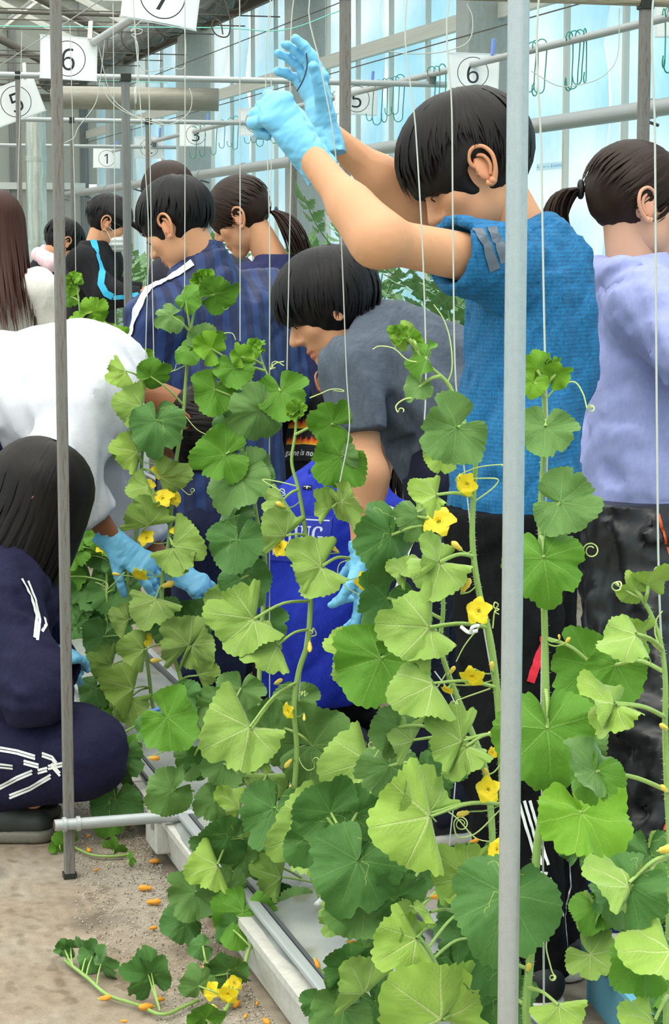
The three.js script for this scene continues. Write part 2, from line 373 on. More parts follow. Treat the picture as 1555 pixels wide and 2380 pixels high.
{ // drain fitting on the side of the first bed
  const p = onHeight(395, 1925, .07), g = thing('drain_box', 'white plastic drain box clipped to the side of the bed', 'box');
  p.x = BED.x0 - .018; g.position.copy(p);
  part('shell', box(.036, .085, .12, 0, 0, 0, .006), foam, g); part('lip', box(.042, .012, .13, 0, .04, 0, .003), foam, g);
  for (const z of [-.04, .04]) part('latch', box(.008, .03, .012, -.02, .028, z), mat(0x8a8a86), g);
}
// ================================================================ signs, pegs, hooks, strings
const signTex = n => canvasTex(512, 362, (c, w, h) => {
  c.fillStyle = '#eef1f2'; c.fillRect(0, 0, w, h); c.fillStyle = '#fbfcfc'; c.fillRect(14, 12, w - 28, h - 24);
  c.strokeStyle = '#2b2b35'; c.lineWidth = 7; c.beginPath(); c.arc(w / 2, h / 2 + 2, 152, 0, 7); c.stroke();
  c.fillStyle = '#26262e'; c.font = '262px sans-serif'; c.textAlign = 'center'; c.textBaseline = 'middle'; c.fillText(n, w / 2, h / 2 + 12);
});
const signMats = {};
const pegBlue = mat(0x7f9bea, { roughness: .4 }), pegWhite = mat(0xeeece4, { roughness: .45 });
function pegGeo() { // a plastic peg: two legs with a rounded head and a spring
  return merge([box(.011, .062, .006, 0, .01, .005, .0025), box(.011, .062, .006, 0, .01, -.005, .0025)]);
}
const pegShape = pegGeo(), springShape = new THREE.TorusGeometry(.006, .0018, 6, 12).rotateY(Math.PI / 2);
function sign(n, px, py, d, tilt, yaw, label, pegMat, pegLabel) {
  const t = thing('number_sign', label, 'sign', 'numbered row signs');
  const g = new THREE.BoxGeometry(.2, .14, .0012, 16, 1, 1), p = g.attributes.position;
  for (let i = 0; i < p.count; i++) p.setZ(i, p.getZ(i) + .012 * Math.cos(p.getX(i) / .2 * 3) * (n % 2 ? 1 : -1));
  g.computeVertexNormals();
  const white = signMats.w ??= mat(0xf2f4f4, { roughness: .35 }), face = signMats[n] ??= phys(0xffffff, { map: signTex(String(n)), roughness: .3, clearcoat: .5, clearcoatRoughness: .25 });
  const sheet = part('card', g, [white, white, white, white, face, white], t);
  for (const y of [.0715, -.0715]) part('laminate_edge', box(.204, .003, .0016, 0, y, 0), phys(0xe6ecee, { roughness: .2 }), t);
  t.position.copy(at(px, py, d)); t.rotation.set(0, yaw, tilt);
  const k = thing('clothes_peg', pegLabel, 'clothes peg', 'pegs holding the number signs');
  const off = V(.072, .088, .004).applyEuler(t.rotation);
  k.position.copy(t.position).add(off); k.rotation.set(0, yaw + .2, tilt * .3 - .08);
  part('legs', pegShape, pegMat, k); part('spring', springShape, galv, k);
}
const SIGN_LABEL = { 1: ['smallest and farthest white sign, reading a circled one', 'blue peg on the smallest, farthest white sign'], 2: ['white sign reading a circled two, behind the thin rust brown post', 'blue peg on the sign behind the thin rust brown post'], 3: ['white sign reading a circled three, in front of the far grey column', 'blue peg on the sign in front of the far grey column'], 4: ['white sign reading a circled four, half hidden by the gloved fist', 'blue peg on the sign half hidden by the gloved fist'], 5: ['white sign reading a circled five, beside the dark central post', 'blue peg on the sign beside the dark central post'], 6: ['white sign reading a circled six, right above the head of the boy in blue', 'blue peg on the sign above the head of the boy in blue'], 7: ['white sign cut off by the right picture edge', 'blue peg of the sign cut off by the right picture edge'] };
for (const [n, px, py, d, tilt, yaw] of [[1, 248, 368, 15.6, -.02, -.1], [2, 347, 343, 14.1, .01, -.1], [3, 455, 313, 12.9, -.01, -.12], [4, 597, 283, 11.3, .02, -.1], [5, 828, 230, 9.7, -.03, -.12], [6, 1100, 168, 8.1, -.03, -.2], [7, 1592, 34, 6.9, .02, -.2]])
  sign(n, px, py, d, tilt, yaw, SIGN_LABEL[n][0], pegBlue, SIGN_LABEL[n][1]);
for (const [n, px, py, d, tilt, yaw] of [[5, 36, 236, 8.2, .36, .05], [6, 160, 135, 7.2, -.03, .1], [7, 376, -12, 5.3, -.14, .1]])
  sign(n, px, py, d, tilt, yaw, { 5: 'tilted white circled 5 sign at the left picture edge', 6: 'large white circled 6 sign behind the rusty post', 7: 'large white circled 7 sign cut off by the top edge' }[n], pegWhite, { 5: 'white peg on the tilted sign at the left picture edge', 6: 'white peg standing up on the large sign behind the rusty post', 7: 'white peg of the large sign cut off by the top edge' }[n]);

// green coated wire hooks on the pipe over the second bed
const hookMat = mat(0x2f8f7d, { roughness: .35 });
const hookShape = (() => {
  const pts = [];
  for (let i = 0; i <= 8; i++) { const a = Math.PI * (1.25 - i / 8 * 1.25); pts.push(V(-.0 + .017 * Math.cos(a), .017 * Math.sin(a), 0)); }
  pts.push(V(.016, -.05, .002), V(.012, -.11, .003));
  for (let i = 0; i <= 8; i++) { const a = -i / 8 * Math.PI * .95; pts.push(V(-.006 + .017 * Math.cos(a), -.14 + .02 * Math.sin(a), .003)); }
  pts.push(V(-.025, -.125, .006));
  return tubeGeo(pts, .0021, 6, 46);
})();
for (const px of [498, 516, 536, 548, 577, 592, 606, 640, 765, 778, 862, 880, 894, 906, 920, 930, 1003, 1015, 1028, 1088, 1236, 1243, 1258, 1322, 1334, 1346, 1358, 1540, 1552, 470, 450]) {
  const p = onX(px, 200, LONG_X[1]); p.y = FRAME_Y + .04 + .0135 + .004 - .017 + .0115;
  const h = solo('wire_hook', hookShape, hookMat, px < 560 ? 'green wire hook hanging from the far pipe near the third sign' : px < 700 ? 'green wire hook hanging from the pipe behind the gloved fists' : px < 960 ? 'green wire hook hanging from the pipe beside the sign with five' : px < 1150 ? 'green wire hook hanging from the pipe above the head of the boy in blue' : px < 1300 ? 'green wire hook hanging just right of the bright pole' : px < 1450 ? 'green wire hook hanging by the dark post right of the bright pole' : 'green wire hook hanging at the right picture edge', 'hook', 'green hooks on the pipe');
  h.position.copy(p); h.rotation.y = rr(-1, 1); h.scale.setScalar(rr(.9, 1.15));
}

// training strings
const stringMat = mat(0xbcc1b8, { roughness: .7 });
function str(label, d, pts, r = .0016, hang = true) {
  const P = pts.map(([x, y]) => at(x, y, d)), a = P[0], b = P[1];
  const k = (FRAME_Y + .06 - a.y) / (a.y - b.y); if (hang && k > 0) { const q = a.clone().addScaledVector(a.clone().sub(b), k); q.y = FRAME_Y + .045; if (d < 4.6) q.x = LONG_X[0] + (-4.4 - q.z) * .0179; P.unshift(q); }
  return solo('training_string', tubeGeo(P, r * .82, 5, P.length > 2 ? P.length * 5 : 1), stringMat, label, 'string', 'vine training strings');
}
str('white string running down beside the rusty post to the farthest melon shoot', 6.7, [[170, 330], [174, 480], [176, 640]]);
str('white string hanging left of the distant grey post above the white shirt', 6.1, [[264, 160], [267, 500], [268, 800]]);
str('white string falling across the ear of the boy in striped navy', 5.25, [[330, 300], [345, 525], [340, 760], [336, 900], [330, 1000]]);
str('white string just right of the one across the striped boy\'s ear', 5.3, [[348, 300], [352, 560], [358, 850]]);
str('white string crossing the back of the striped boy\'s head', 5.15, [[430, 0], [430, 420], [429, 700]]);
str('white string over the right shoulder of the striped jersey', 4.75, [[557, 0], [558, 420], [558, 793]]);
str('white string in front of the dark ponytail', 4.45, [[628, 0], [627, 600], [626, 1160], [627, 1700]]);
str('white string tied to a tendril near the bent boy\'s nose', 4.3, [[682, 0], [676, 400], [670, 700], [667, 860]]);
str('white string twisting along the dark central post', 3.85, [[719, 0], [744, 150], [774, 310], [786, 430], [795, 600], [806, 880], [812, 1000], [790, 1120]]);
str('white string in front of the raised forearm\'s elbow', 3.3, [[945, 0], [966, 300], [983, 600], [990, 900], [985, 1000]]);
str('white string passing the cheek of the boy in blue', 3.1, [[1043, 0], [1050, 250], [1053, 560], [1060, 900], [1072, 1000]]);
str('white string running down to the tallest vine tip in front of the blue T-shirt', 2.84, [[1252, 0], [1258, 350], [1266, 800], [1272, 1000], [1262, 1400], [1258, 1700], [1262, 2000], [1264, 2380]], .0019);
str('white string in front of the lavender hoodie', 2.5, [[1518, 0], [1522, 300], [1527, 1000], [1533, 1400], [1550, 1700]], .0017);
str('white string hanging loose by the fingertips of the gloved hand', 4.2, [[558 + 76, 0], [633, 260], [628, 480]], .0012);
str('thin string at the left beside the silver duct', 6.9, [[45, 300], [42, 430], [40, 560]], .0014);
str('lower white string between the yellow flowers and the dark trousers', 3.15, [[1078, 1080], [1100, 1280], [1118, 1420], [1145, 1580]], .0014, false);
str('grey string slanting behind the melon leaves near the blue jersey', 3.5, [[1010, 1560], [1060, 1640], [1055, 1860], [1045, 1960], [1040, 2320]], .0014, false);
str('grey string beside the stem in front of the blue jersey', 4.05, [[725, 1380], [700, 1560], [690, 1700], [672, 1830]], .0012, false);
// loose white loops and teal twine under the roof
function loose(name, label, d, pts, r, m, group) { if (d === 0) d = FRAME_Z[0] / rayOf(...pts[0]).z; const P = pts.map(([x, y]) => at(x, y, d)); if (name === 'loose_string' && d > 5 && pts[0][0] < 800) P.unshift(V(LONG_X[0] + (-4.4 - P[0].z) * .0179, FRAME_Y + .045, P[0].z)); solo(name, tubeGeo(P, r, 5, P.length * 6), m, label, 'string', group); }
loose('loose_string', 'loose white string looping down from the circled 6 sign', 7, [[232, 190], [222, 240], [180, 300], [172, 320], [150, 332]], .0016, stringMat, 'loose strings under the roof');
loose('loose_string', 'wide hanging loop of white string left of the third sign', 7.2, [[260, 225], [290, 255], [350, 285], [400, 288], [440, 260], [446, 225], [440, 205]], .0016, stringMat, 'loose strings under the roof');
loose('loose_string', 'thin string sagging across toward the third sign', 7.4, [[235, 200], [262, 240], [300, 265], [380, 288]], .0015, stringMat, 'loose strings under the roof');
loose('loose_string', 'small string loop around the pipe end near the seventh sign', 5.9, [[302, 75], [318, 66], [333, 72], [320, 80], [304, 78], [318, 96], [316, 240]], .0015, stringMat, 'loose strings under the roof');
loose('loose_string', 'white string arcing beside the raised glove', 6.5, [[330, 160], [360, 165], [390, 155], [425, 160], [432, 120], [428, 60]], .0014, stringMat, 'loose strings under the roof');
loose('loose_string', 'white string curling from the top edge beside the bright pole', 0, [[1085, 9], [1098, 40], [1090, 95], [1040, 118], [960, 125], [905, 120]], .0016, stringMat, 'loose strings under the roof');
loose('loose_string', 'white string slanting down near the hooks right of the bright pole', 0, [[1440, 20], [1432, 140], [1400, 178], [1355, 195], [1300, 200], [1235, 165]], .0014, stringMat, 'loose strings under the roof');
loose('loose_string', 'dark loop of cord beside the seventh sign', 5.6, [[515, -10], [535, 60], [528, 85], [505, 82], [492, 62], [500, 45], [512, 52], [518, 80]], .002, mat(0x4a3f36), 'loose strings under the roof');
loose('loose_string', 'dark wire bent down over the back of the near glove', 3.72, [[712, 124], [714, 150], [705, 185], [690, 212]], .0014, mat(0x23303c), 'loose strings under the roof');
const teal = mat(0x6fc4b4, { roughness: .5 });
loose('teal_twine', 'teal twine stretched level with the seventh sign', 7.6, [[-40, 60], [100, 62], [290, 63], [520, 65], [660, 70], [790, 25]], .0022, teal, 'teal twines');
loose('teal_twine', 'teal twine stretched below the circled 6 sign', 9.2, [[-40, 175], [120, 183], [250, 187], [390, 192]], .0022, teal, 'teal twines');
// ================================================================ melon vines
const VEINS = [0, .86, -.86, 1.75, -1.75, 2.45, -2.45];
function drawLeafSide(c, ox, S, base, vein, fleck, veinW) {
  // uv square covers -0.72..0.72 of the leaf plane, tip up
  const X = x => ox + (x / 1.44 + .5) * S, Y = y => (.5 - y / 1.44) * S;
  c.fillStyle = base; c.fillRect(ox, 0, S, S);
  for (let i = 0; i < 2600; i++) { c.globalAlpha = rr(.05, .2); c.fillStyle = fleck[i % fleck.length]; const r = rr(1, 7); c.beginPath(); c.arc(ox + rnd() * S, rnd() * S, r, 0, 7); c.fill(); }
  c.strokeStyle = vein; c.lineCap = 'round';
  for (const v of VEINS) {
    const L = Math.abs(v) > 2 ? .42 : .62, pt = (t, o = 0) => [X(Math.sin(v + o) * L * t), Y(Math.cos(v + o) * L * t)];
    c.globalAlpha = ox ? .75 : .55;
    for (let i = 0; i < 12; i++) { c.lineWidth = veinW * (1.25 - i / 12); c.beginPath(); c.moveTo(...pt(i / 12)); c.lineTo(...pt((i + 1) / 12)); c.stroke(); }
    c.globalAlpha = .22;
    for (let i = 2; i < 8; i++) for (const s of [-1, 1]) {
      const [x0, y0] = pt(i / 9), a = v + s * .62, l = L * (.36 - i * .03), x1 = x0 + Math.sin(a) * l / 1.44 * S, y1 = y0 - Math.cos(a) * l / 1.44 * S;
      c.lineWidth = veinW * .38; c.beginPath(); c.moveTo(x0, y0); c.quadraticCurveTo((x0 + x1) / 2 + rr(-5, 5), (y0 + y1) / 2 + rr(-5, 5), x1, y1); c.stroke();
      c.lineWidth = veinW * .2; for (let k = 0; k < 3; k++) { const t = .3 + k * .25, bx = lerp(x0, x1, t), by = lerp(y0, y1, t), aa = a + rr(.7, 1.1) * (k % 2 ? 1 : -1); c.beginPath(); c.moveTo(bx, by); c.lineTo(bx + Math.sin(aa) * 22, by - Math.cos(aa) * 22); c.stroke(); }
    }
  }
  c.globalAlpha = 1;
}
function leafMap(upper, upperVein, under, underVein, miner) {
  return canvasTex(1024, 512, (c) => {
    drawLeafSide(c, 0, 512, upper[0], upperVein, upper.slice(1), 5);
    drawLeafSide(c, 512, 512, under[0], underVein, under.slice(1), 8);
    if (miner) { c.strokeStyle = '#aebf62'; c.lineWidth = 2.5; for (let k = 0; k < 2; k++) { let x = rr(140, 380), y = rr(140, 380), a = rr(0, 6); c.beginPath(); c.moveTo(x, y); for (let i = 0; i < 26; i++) { a += rr(-.9, .9); x += Math.cos(a) * 6; y += Math.sin(a) * 6; c.lineTo(x, y); } c.stroke(); } }
  });
}
const leafBump = canvasTex(1024, 512, (c) => {
  drawLeafSide(c, 0, 512, '#888', '#333', ['#999', '#777'], 9);
  drawLeafSide(c, 512, 512, '#777', '#fff', ['#888', '#666'], 9);
}, { srgb: false });
const leafMat = (m) => new THREE.MeshPhysicalMaterial({ map: m, bumpMap: leafBump, bumpScale: .0016, roughness: .62, transmission: .34, thickness: 0, ior: 1.3, side: THREE.DoubleSide });
const LEAFMAT = {
  n: leafMat(leafMap(['#659a2c', '#70a638', '#598e24', '#78ab42'], '#8fb65c', ['#a1c25c', '#abca69', '#94b850'], '#cadb8e', false)),
  d: leafMat(leafMap(['#578640', '#63924b', '#4b7a36', '#6e9c58'], '#76a256', ['#8fb250', '#9abc5c', '#82a644'], '#b8cc80', true)),
  y: leafMat(leafMap(['#7db02a', '#8abc38', '#70a422', '#92c242'], '#a6c65a', ['#a9c958', '#b4d266', '#9cbd4c'], '#d2e092', false)),
  b: leafMat(leafMap(['#71994f', '#7ea55e', '#648c44', '#8bae6c'], '#90b372', ['#9cbb5e', '#a8c66a', '#8fae52'], '#c6d890', false)),
};
function leafGeo(kind, s) {
  const NA = 150, NR = 6, pos = [], uv = [], idx = [];
  const ruff = kind === 3 ? .13 : .075, ph = s * 2.3, teeth = 37;
  const rad = th => {
    const a = Math.abs(th);
    let r = .6 - .05 * clamp(a / 1.6) - .1 * clamp((a - 1.6) / 1.1);
    r *= 1 + (.065 + .03 * Math.sin(s * 2.2)) * Math.cos(a * 3.6 + .3 * Math.sin(s * 3 + th)) + .03 * Math.sin(th * 2 + s * 4);
    const notch = Math.exp(-Math.pow((Math.PI - a) / .2, 2)); r *= 1 - .93 * notch;
    for (const v of [.43, 1.3]) r *= 1 - (.1 + .09 * Math.sin(s * 5 + v + Math.sign(th))) * Math.exp(-Math.pow((a - v - .04 * Math.sin(s)) / .09, 2));
    const saw = ((th + 10) * teeth / (2 * Math.PI)) % 1; r *= 1 - .075 * Math.abs(saw - .3) * (1 - notch) * (1 + .5 * Math.sin(th * 7 + s));
    return r;
  };
  const shape = (x, y, q, th) => {
    const a = Math.abs(th), r = Math.hypot(x, y);
    let near = 9; for (const v of VEINS) near = Math.min(near, Math.abs(th - v));
    let z = .13 * r * Math.min(near, .42) + ruff * Math.pow(q, 3) * Math.sin(th * 5 + ph) + .05 * nz(x * 4 + s * 9, y * 4, s) + .025 * nz(x * 9, y * 9 + s * 5, s);
    if (kind === 0) z += .18 * r * r - .03;                                     // nearly flat, edges lifted a little
    if (kind === 1) z += -.55 * r * r + .1 * x;                                 // umbrella, edges drooping
    if (kind === 2) {                                                           // fan: base lobes folded up and back over the petiole
      const f = clamp((.06 - y) / .25); z += -.3 * y * y + f * (.16 + .45 * Math.max(0, -y)); y = lerp(y, y * .18 + .02, f); x *= 1 - .12 * f;
    }
    if (kind === 3) z += .35 * Math.abs(x) - .25 * y * y;                       // young, gutter-folded, ruffled
    if (kind === 4) { const b = .8 * x; z += .55 * x * x * (x > 0 ? 1 : -.8) - .4 * y * Math.abs(y); } // twisted, one side up, tip curling
    return [x, y, z];
  };
  for (const side of [1, -1]) {
    const o = pos.length / 3;
    for (let i = 0; i <= NR; i++) for (let j = 0; j <= NA; j++) {
      const th = -Math.PI + 2 * Math.PI * j / NA, q = Math.pow(i / NR, .8), r = rad(th) * q, x0 = Math.sin(th) * r, y0 = Math.cos(th) * r;
      const [x, y, z] = shape(x0, y0, q, th);
      pos.push(x, y, z + side * .004); uv.push((x0 / 1.44 + .5) * .5 + (side > 0 ? 0 : .5), y0 / 1.44 + .5);
    }
    for (let i = 0; i < NR; i++) for (let j = 0; j < NA; j++) {
      const a = o + i * (NA + 1) + j, b = a + 1, c = a + NA + 1, d = c + 1;
      side > 0 ? idx.push(a, c, b, b, c, d) : idx.push(a, b, c, b, d, c);
    }
  }
  const g = new THREE.BufferGeometry();
  g.setAttribute('position', new THREE.Float32BufferAttribute(pos, 3)); g.setAttribute('uv', new THREE.Float32BufferAttribute(uv, 2)); g.setIndex(idx);
  g.computeVertexNormals();
  // the fine vertices in the middle share one normal
  return g;
}
const LEAVES = []; for (let k = 0; k < 5; k++) LEAVES.push([0, 1, 2].map(v => leafGeo(k, k * 1.7 + v * 2.9 + .4)));
const stemMat = new THREE.MeshPhysicalMaterial({ map: grainTex([146, 178, 92], 26, 40, 30), roughness: .6, transmission: .12, thickness: 0 });
const petioleMat = new THREE.MeshPhysicalMaterial({ map: grainTex([160, 190, 98], 24, 40, 31), roughness: .6, transmission: .15, thickness: 0 });
const tendrilMat = mat(0xc3d786, { roughness: .55 });
const petalMat = new THREE.MeshPhysicalMaterial({ map: grainTex([255, 226, 30], 10, 20, 32), roughness: .6, transmission: .25, thickness: 0, side: THREE.DoubleSide });
const budMat = mat(0xf5d35a, { roughness: .6 }), witherMat = mat(0xe0982e, { roughness: .7 });
const calyxMat = mat(0xa9c46e, { roughness: .65 }), hairMat0 = mat(0xd9e4bd, { roughness: .7 });

const flowerShape = (() => { // five fused rounded petals around a short tube, opening toward +z
  const gs = [];
  for (let k = 0; k < 5; k++) {
    const g = new THREE.PlaneGeometry(1, 1, 6, 6), p = g.attributes.position;
    for (let i = 0; i < p.count; i++) {
      const u = p.getX(i) + .5, v = p.getY(i) + .5;                // v along the petal
      const w = .25 * Math.pow(Math.sin(Math.PI * Math.min(.93, .18 + v * .8)), .8) * (v > .9 ? .82 : 1), x = (u - .5) * 2 * w, y = .07 + v * .46;
      const z = .1 * Math.sin(v * 2.2) - .1 * v * v + .16 * x * x + .02 * Math.sin(v * 9 + k);
      p.setXYZ(i, x, y, z + .02 * (u - .5));
    }
    g.rotateZ(k * Math.PI * 2 / 5); gs.push(g);
  }
  const tube = new THREE.CylinderGeometry(.13, .07, .22, 10, 1, true); tube.rotateX(Math.PI / 2); tube.translate(0, 0, -.06); gs.push(tube);
  const g0 = merge(gs); g0.deleteAttribute('normal'); const g = mergeVertices(g0, 1e-4); g.computeVertexNormals(); return g;
})();
const calyxShape = (() => { const gs = [new THREE.CylinderGeometry(.1, .045, .3, 8).rotateX(Math.PI / 2).translate(0, 0, -.26)]; for (let k = 0; k < 5; k++) gs.push(new THREE.ConeGeometry(.035, .24, 5).rotateX(Math.PI / 2.6).translate(0, .12, -.12).rotateZ(k * 1.257 + .6)); return merge(gs); })();
const budShape = (() => { const g = new THREE.LatheGeometry([[.02, -.3], [.13, -.22], [.14, 0], [.2, .2], [.17, .42], [.07, .56], [0, .58]].map(p => new THREE.Vector2(...p)), 10), p = g.attributes.position; for (let i = 0; i < p.count; i++) { const a = Math.atan2(p.getZ(i), p.getX(i)), k = 1 + .14 * Math.sin(a * 5 + p.getY(i) * 5); p.setX(i, p.getX(i) * k); p.setZ(i, p.getZ(i) * k); } g.rotateX(Math.PI / 2); g.computeVertexNormals(); return g; })();

const dirOf = (a, t) => { const A = a * Math.PI / 180, T = t * Math.PI / 180; return RIGHT.clone().multiplyScalar(Math.cos(A) * Math.cos(T)).addScaledVector(UPV, Math.sin(A) * Math.cos(T)).addScaledVector(FWD, -Math.sin(T)); };
function leafQuat(a, t, r, s) {
  const m = dirOf(a, t), n0 = FWD.clone().multiplyScalar(-s); n0.addScaledVector(m, -n0.dot(m)).normalize().applyAxisAngle(m, r * Math.PI / 180);
  const x = new THREE.Vector3().crossVectors(m, n0);
  return new THREE.Quaternion().setFromRotationMatrix(new THREE.Matrix4().makeBasis(x, m, n0));
}
let leafCount = 0;
function addLeaf(v, at0, size, q, kind, tone) {
  const l = part('leaf', LEAVES[kind][leafCount++ % 3], LEAFMAT[tone], v); l.position.copy(at0); l.quaternion.copy(q); l.scale.set(size * (leafCount % 2 ? 1 : -1) * rr(.94, 1.06), size * rr(.95, 1.05), size); return l;
}
function petiole(v, a, b, r0 = .0026, r1 = .0019, sag = .012) {
  const mid = a.clone().lerp(b, .5); mid.y += sag * (b.y > a.y ? .6 : 1); mid.addScaledVector(FWD, -.01);
  return part('petiole', tubeGeo([a, mid, b], r0, 7, 8, r1), petioleMat, v);
}
function flower(v, p, size, kind, dir) {
  const q = new THREE.Quaternion().setFromUnitVectors(V(0, 0, 1), dir.clone().normalize());
  const f = part(kind ? 'flower_bud' : 'flower', kind ? budShape : flowerShape, kind === 2 ? witherMat : kind ? budMat : petalMat, v);
  f.position.copy(p); f.quaternion.copy(q).multiply(new THREE.Quaternion().setFromAxisAngle(V(0, 0, 1), rr(0, 6))); f.scale.setScalar(size);
  part('calyx', calyxShape, calyxMat, f); return f;
}
// leaf rows: junction x, y, width in px, tip angle, tip toward viewer, roll, face (1 upper, -1 under), shape, tone, stem x, stem y, nearer by
function vine(label, d, stem, R, leaves, flowers = [], tendrils = [], opts = {}) {
  const v = thing('melon_vine', label, 'plant', 'melon vines in the bed');
  const dAt = y => d + (opts.lean || 0) * (y - 1200) / 1000;
  const pts = stem.map(([x, y]) => at(x, y, dAt(y)));
  const last = pts[pts.length - 1];
  if (!opts.free && last.y > BED.top + .02) pts.push(V(lerp(last.x, 1.06, .6), (last.y + BED.top) / 2, last.z + .01), V(1.06, BED.top - .01, last.z + .02));
  part('stem', tubeGeo(pts, t => R * (.45 + .55 * clamp(t * 2.2)), 9, pts.length * 6), stemMat, v);
  if (opts.hairs) {
    const c = new THREE.CatmullRomCurve3(pts, false, 'centripetal'), gs = [];
    for (let i = 0; i < 520; i++) { const t = rr(.02, .95), p = c.getPointAt(t), dir = V(rr(-1, 1), rr(-.2, .2), rr(-1, 1)).normalize(), rad = R * (.45 + .55 * clamp(t * 2.2)); const g = new THREE.ConeGeometry(.00035, .0042, 3); g.applyQuaternion(new THREE.Quaternion().setFromUnitVectors(V(0, 1, 0), dir)); g.translate(p.x + dir.x * (rad + .0015), p.y + dir.y * .002, p.z + dir.z * (rad + .0015)); gs.push(g); }
    const h = part('stem_hairs', merge(gs), hairMat0, v); h.userData.kind = 'stuff';
  }
  const curve = new THREE.CatmullRomCurve3(pts, false, 'centripetal'), samples = curve.getPoints(120);
  for (const L of leaves) {
    let [x, y, size, a, t = 10, r = 0, s = 1, kind = 0, tone = 'n', bx, by, near = 0] = L;
    const dl = dAt(y) - near + (bx === undefined ? rr(-.03, .03) : -.012);
    const J = at(x, y, dl), S = size * (kind === 2 ? .77 : .82) / FOCAL * dl;
    addLeaf(v, J, S, leafQuat(a, t, r, s), kind, tone);
    let B;
    if (bx !== undefined && bx !== null) { const t0 = at(bx, by, dAt(by)); B = samples.reduce((m, p) => p.distanceToSquared(t0) < m.distanceToSquared(t0) ? p : m, samples[0]).clone(); if (B.distanceTo(t0) > .05) B = t0; }
    else { const target = J.clone().add(V(0, -.02, 0)); B = samples.reduce((m, p) => p.distanceToSquared(target) < m.distanceToSquared(target) ? p : m, samples[0]).clone(); if (B.distanceTo(J) > .3) B = J.clone().addScaledVector(dirOf(a + 180, -20), .07).add(V(0, -.02, 0)); }
    petiole(v, B, J, Math.min(.003, R * .55), Math.min(.0021, R * .42), B.distanceTo(J) * .1);
  }
  for (const [x, y, size, kind, fa = 90, ft = 40, near = .02] of flowers) {
    const p = at(x, y, dAt(y) - near), f = flower(v, p, size / FOCAL * dAt(y) * .9, kind, dirOf(fa, ft));
    let B = samples.reduce((m, q) => q.distanceToSquared(p) < m.distanceToSquared(p) ? q : m, samples[0]);
    const back = p.clone().addScaledVector(dirOf(fa, ft), -size / FOCAL * d * .4);
    if (B.distanceTo(back) > .12) B = back.clone().add(V(rr(-.02, .02), -.03, .01));
    part('flower_stalk', tubeGeo([B.clone(), B.clone().lerp(back, .5).add(V(0, -.004, 0)), back], .0012, 5, 6), petioleMat, v);
  }
  for (const tp of tendrils) {
    const P = tp.map(([x, y], i) => at(x, y, dAt(y) - .004 * i));
    part('tendril', tubeGeo(P, .0013, 5, P.length * 6, .0008), tendrilMat, v);
  }
  if (opts.tip) { const [x, y, size0] = opts.tip, size = size0 * .78; const c = at(x, y, dAt(y)); for (let i = 0; i < 6; i++) { const a = i * 62 + 20, p = c.clone().addScaledVector(dirOf(a, rr(-50, 50)), size / FOCAL * d * .22); addLeaf(v, p, size / FOCAL * d * rr(.5, .8), leafQuat(a + rr(-30, 30), rr(-10, 60), rr(-50, 50), 1), 3, 'y'); } }
  return v;
}
// a tendril that ends in a coil
const coil = (pts, cx, cy, r, turns = 1.6, a0 = 0) => { const out = pts.slice(); const n = Math.round(turns * 9); for (let i = 1; i <= n; i++) { const a = a0 + i / 9 * 2 * Math.PI, q = r * (1 - .55 * i / n); out.push([cx + q * Math.cos(a), cy + q * Math.sin(a)]); } return out; };

vine('nearest melon vine at the right picture edge, in front of the lavender girl', 2.47,
  [[1482, 1375], [1512, 1425], [1535, 1490], [1546, 1570], [1546, 1700], [1552, 1850], [1560, 2000], [1556, 2200], [1552, 2400]], .0052,
  [[1476, 1372, 100, 170, 30, -20, -1, 3, 'y'], [1506, 1362, 150, 48, 10, 50, -1, 2, 'y', 1500, 1395], [1478, 1473, 200, 205, -5, 48, -1, 2, 'n', 1540, 1510, .04], [1488, 1478, 110, 70, 20, 40, -1, 3, 'y', 1540, 1510],
  [1432, 1545, 175, -60, 5, 10, 1, 0, 'n', 1540, 1560, -.1], [1428, 1634, 215, 150, -10, 62, -1, 2, 'y', 1550, 1668, .05], [1432, 1638, 180, -112, 0, 50, -1, 2, 'y', 1550, 1668, .05], [1384, 1792, 190, 120, -10, 40, 1, 4, 'b', 1552, 1832, .03], [1384, 1794, 150, -115, 10, 35, 1, 1, 'n', 1552, 1832, .03],
  [1462, 2052, 230, 165, -20, 60, -1, 2, 'n', 1556, 1982, .06], [1466, 2060, 220, -125, -10, 40, 1, 1, 'd', 1556, 1982, .05], [1560, 2208, 260, 185, 10, 52, -1, 2, 'y', 1570, 2190, .08], [1500, 2230, 180, -150, 30, 20, 1, 1, 'n', 1560, 2200, .03], [1522, 2372, 200, 172, 10, 60, -1, 2, 'y', 1548, 2310, .06]],
  [[1545, 1690, 34, 1, 150, 30], [1545, 1975, 60, 1, 20, 40], [1545, 1835, 34, 1, 130, 30]],
  [coil([[1500, 1395], [1460, 1375], [1430, 1355]], 1432, 1362, 14, 1.2, -1.5), [[1535, 1505], [1522, 1470], [1526, 1440], [1540, 1420]], [[1545, 1520], [1520, 1500], [1512, 1490]], coil([[1556, 1995], [1525, 2008]], 1514, 2015, 8, 1.5, 1)], { hairs: true });

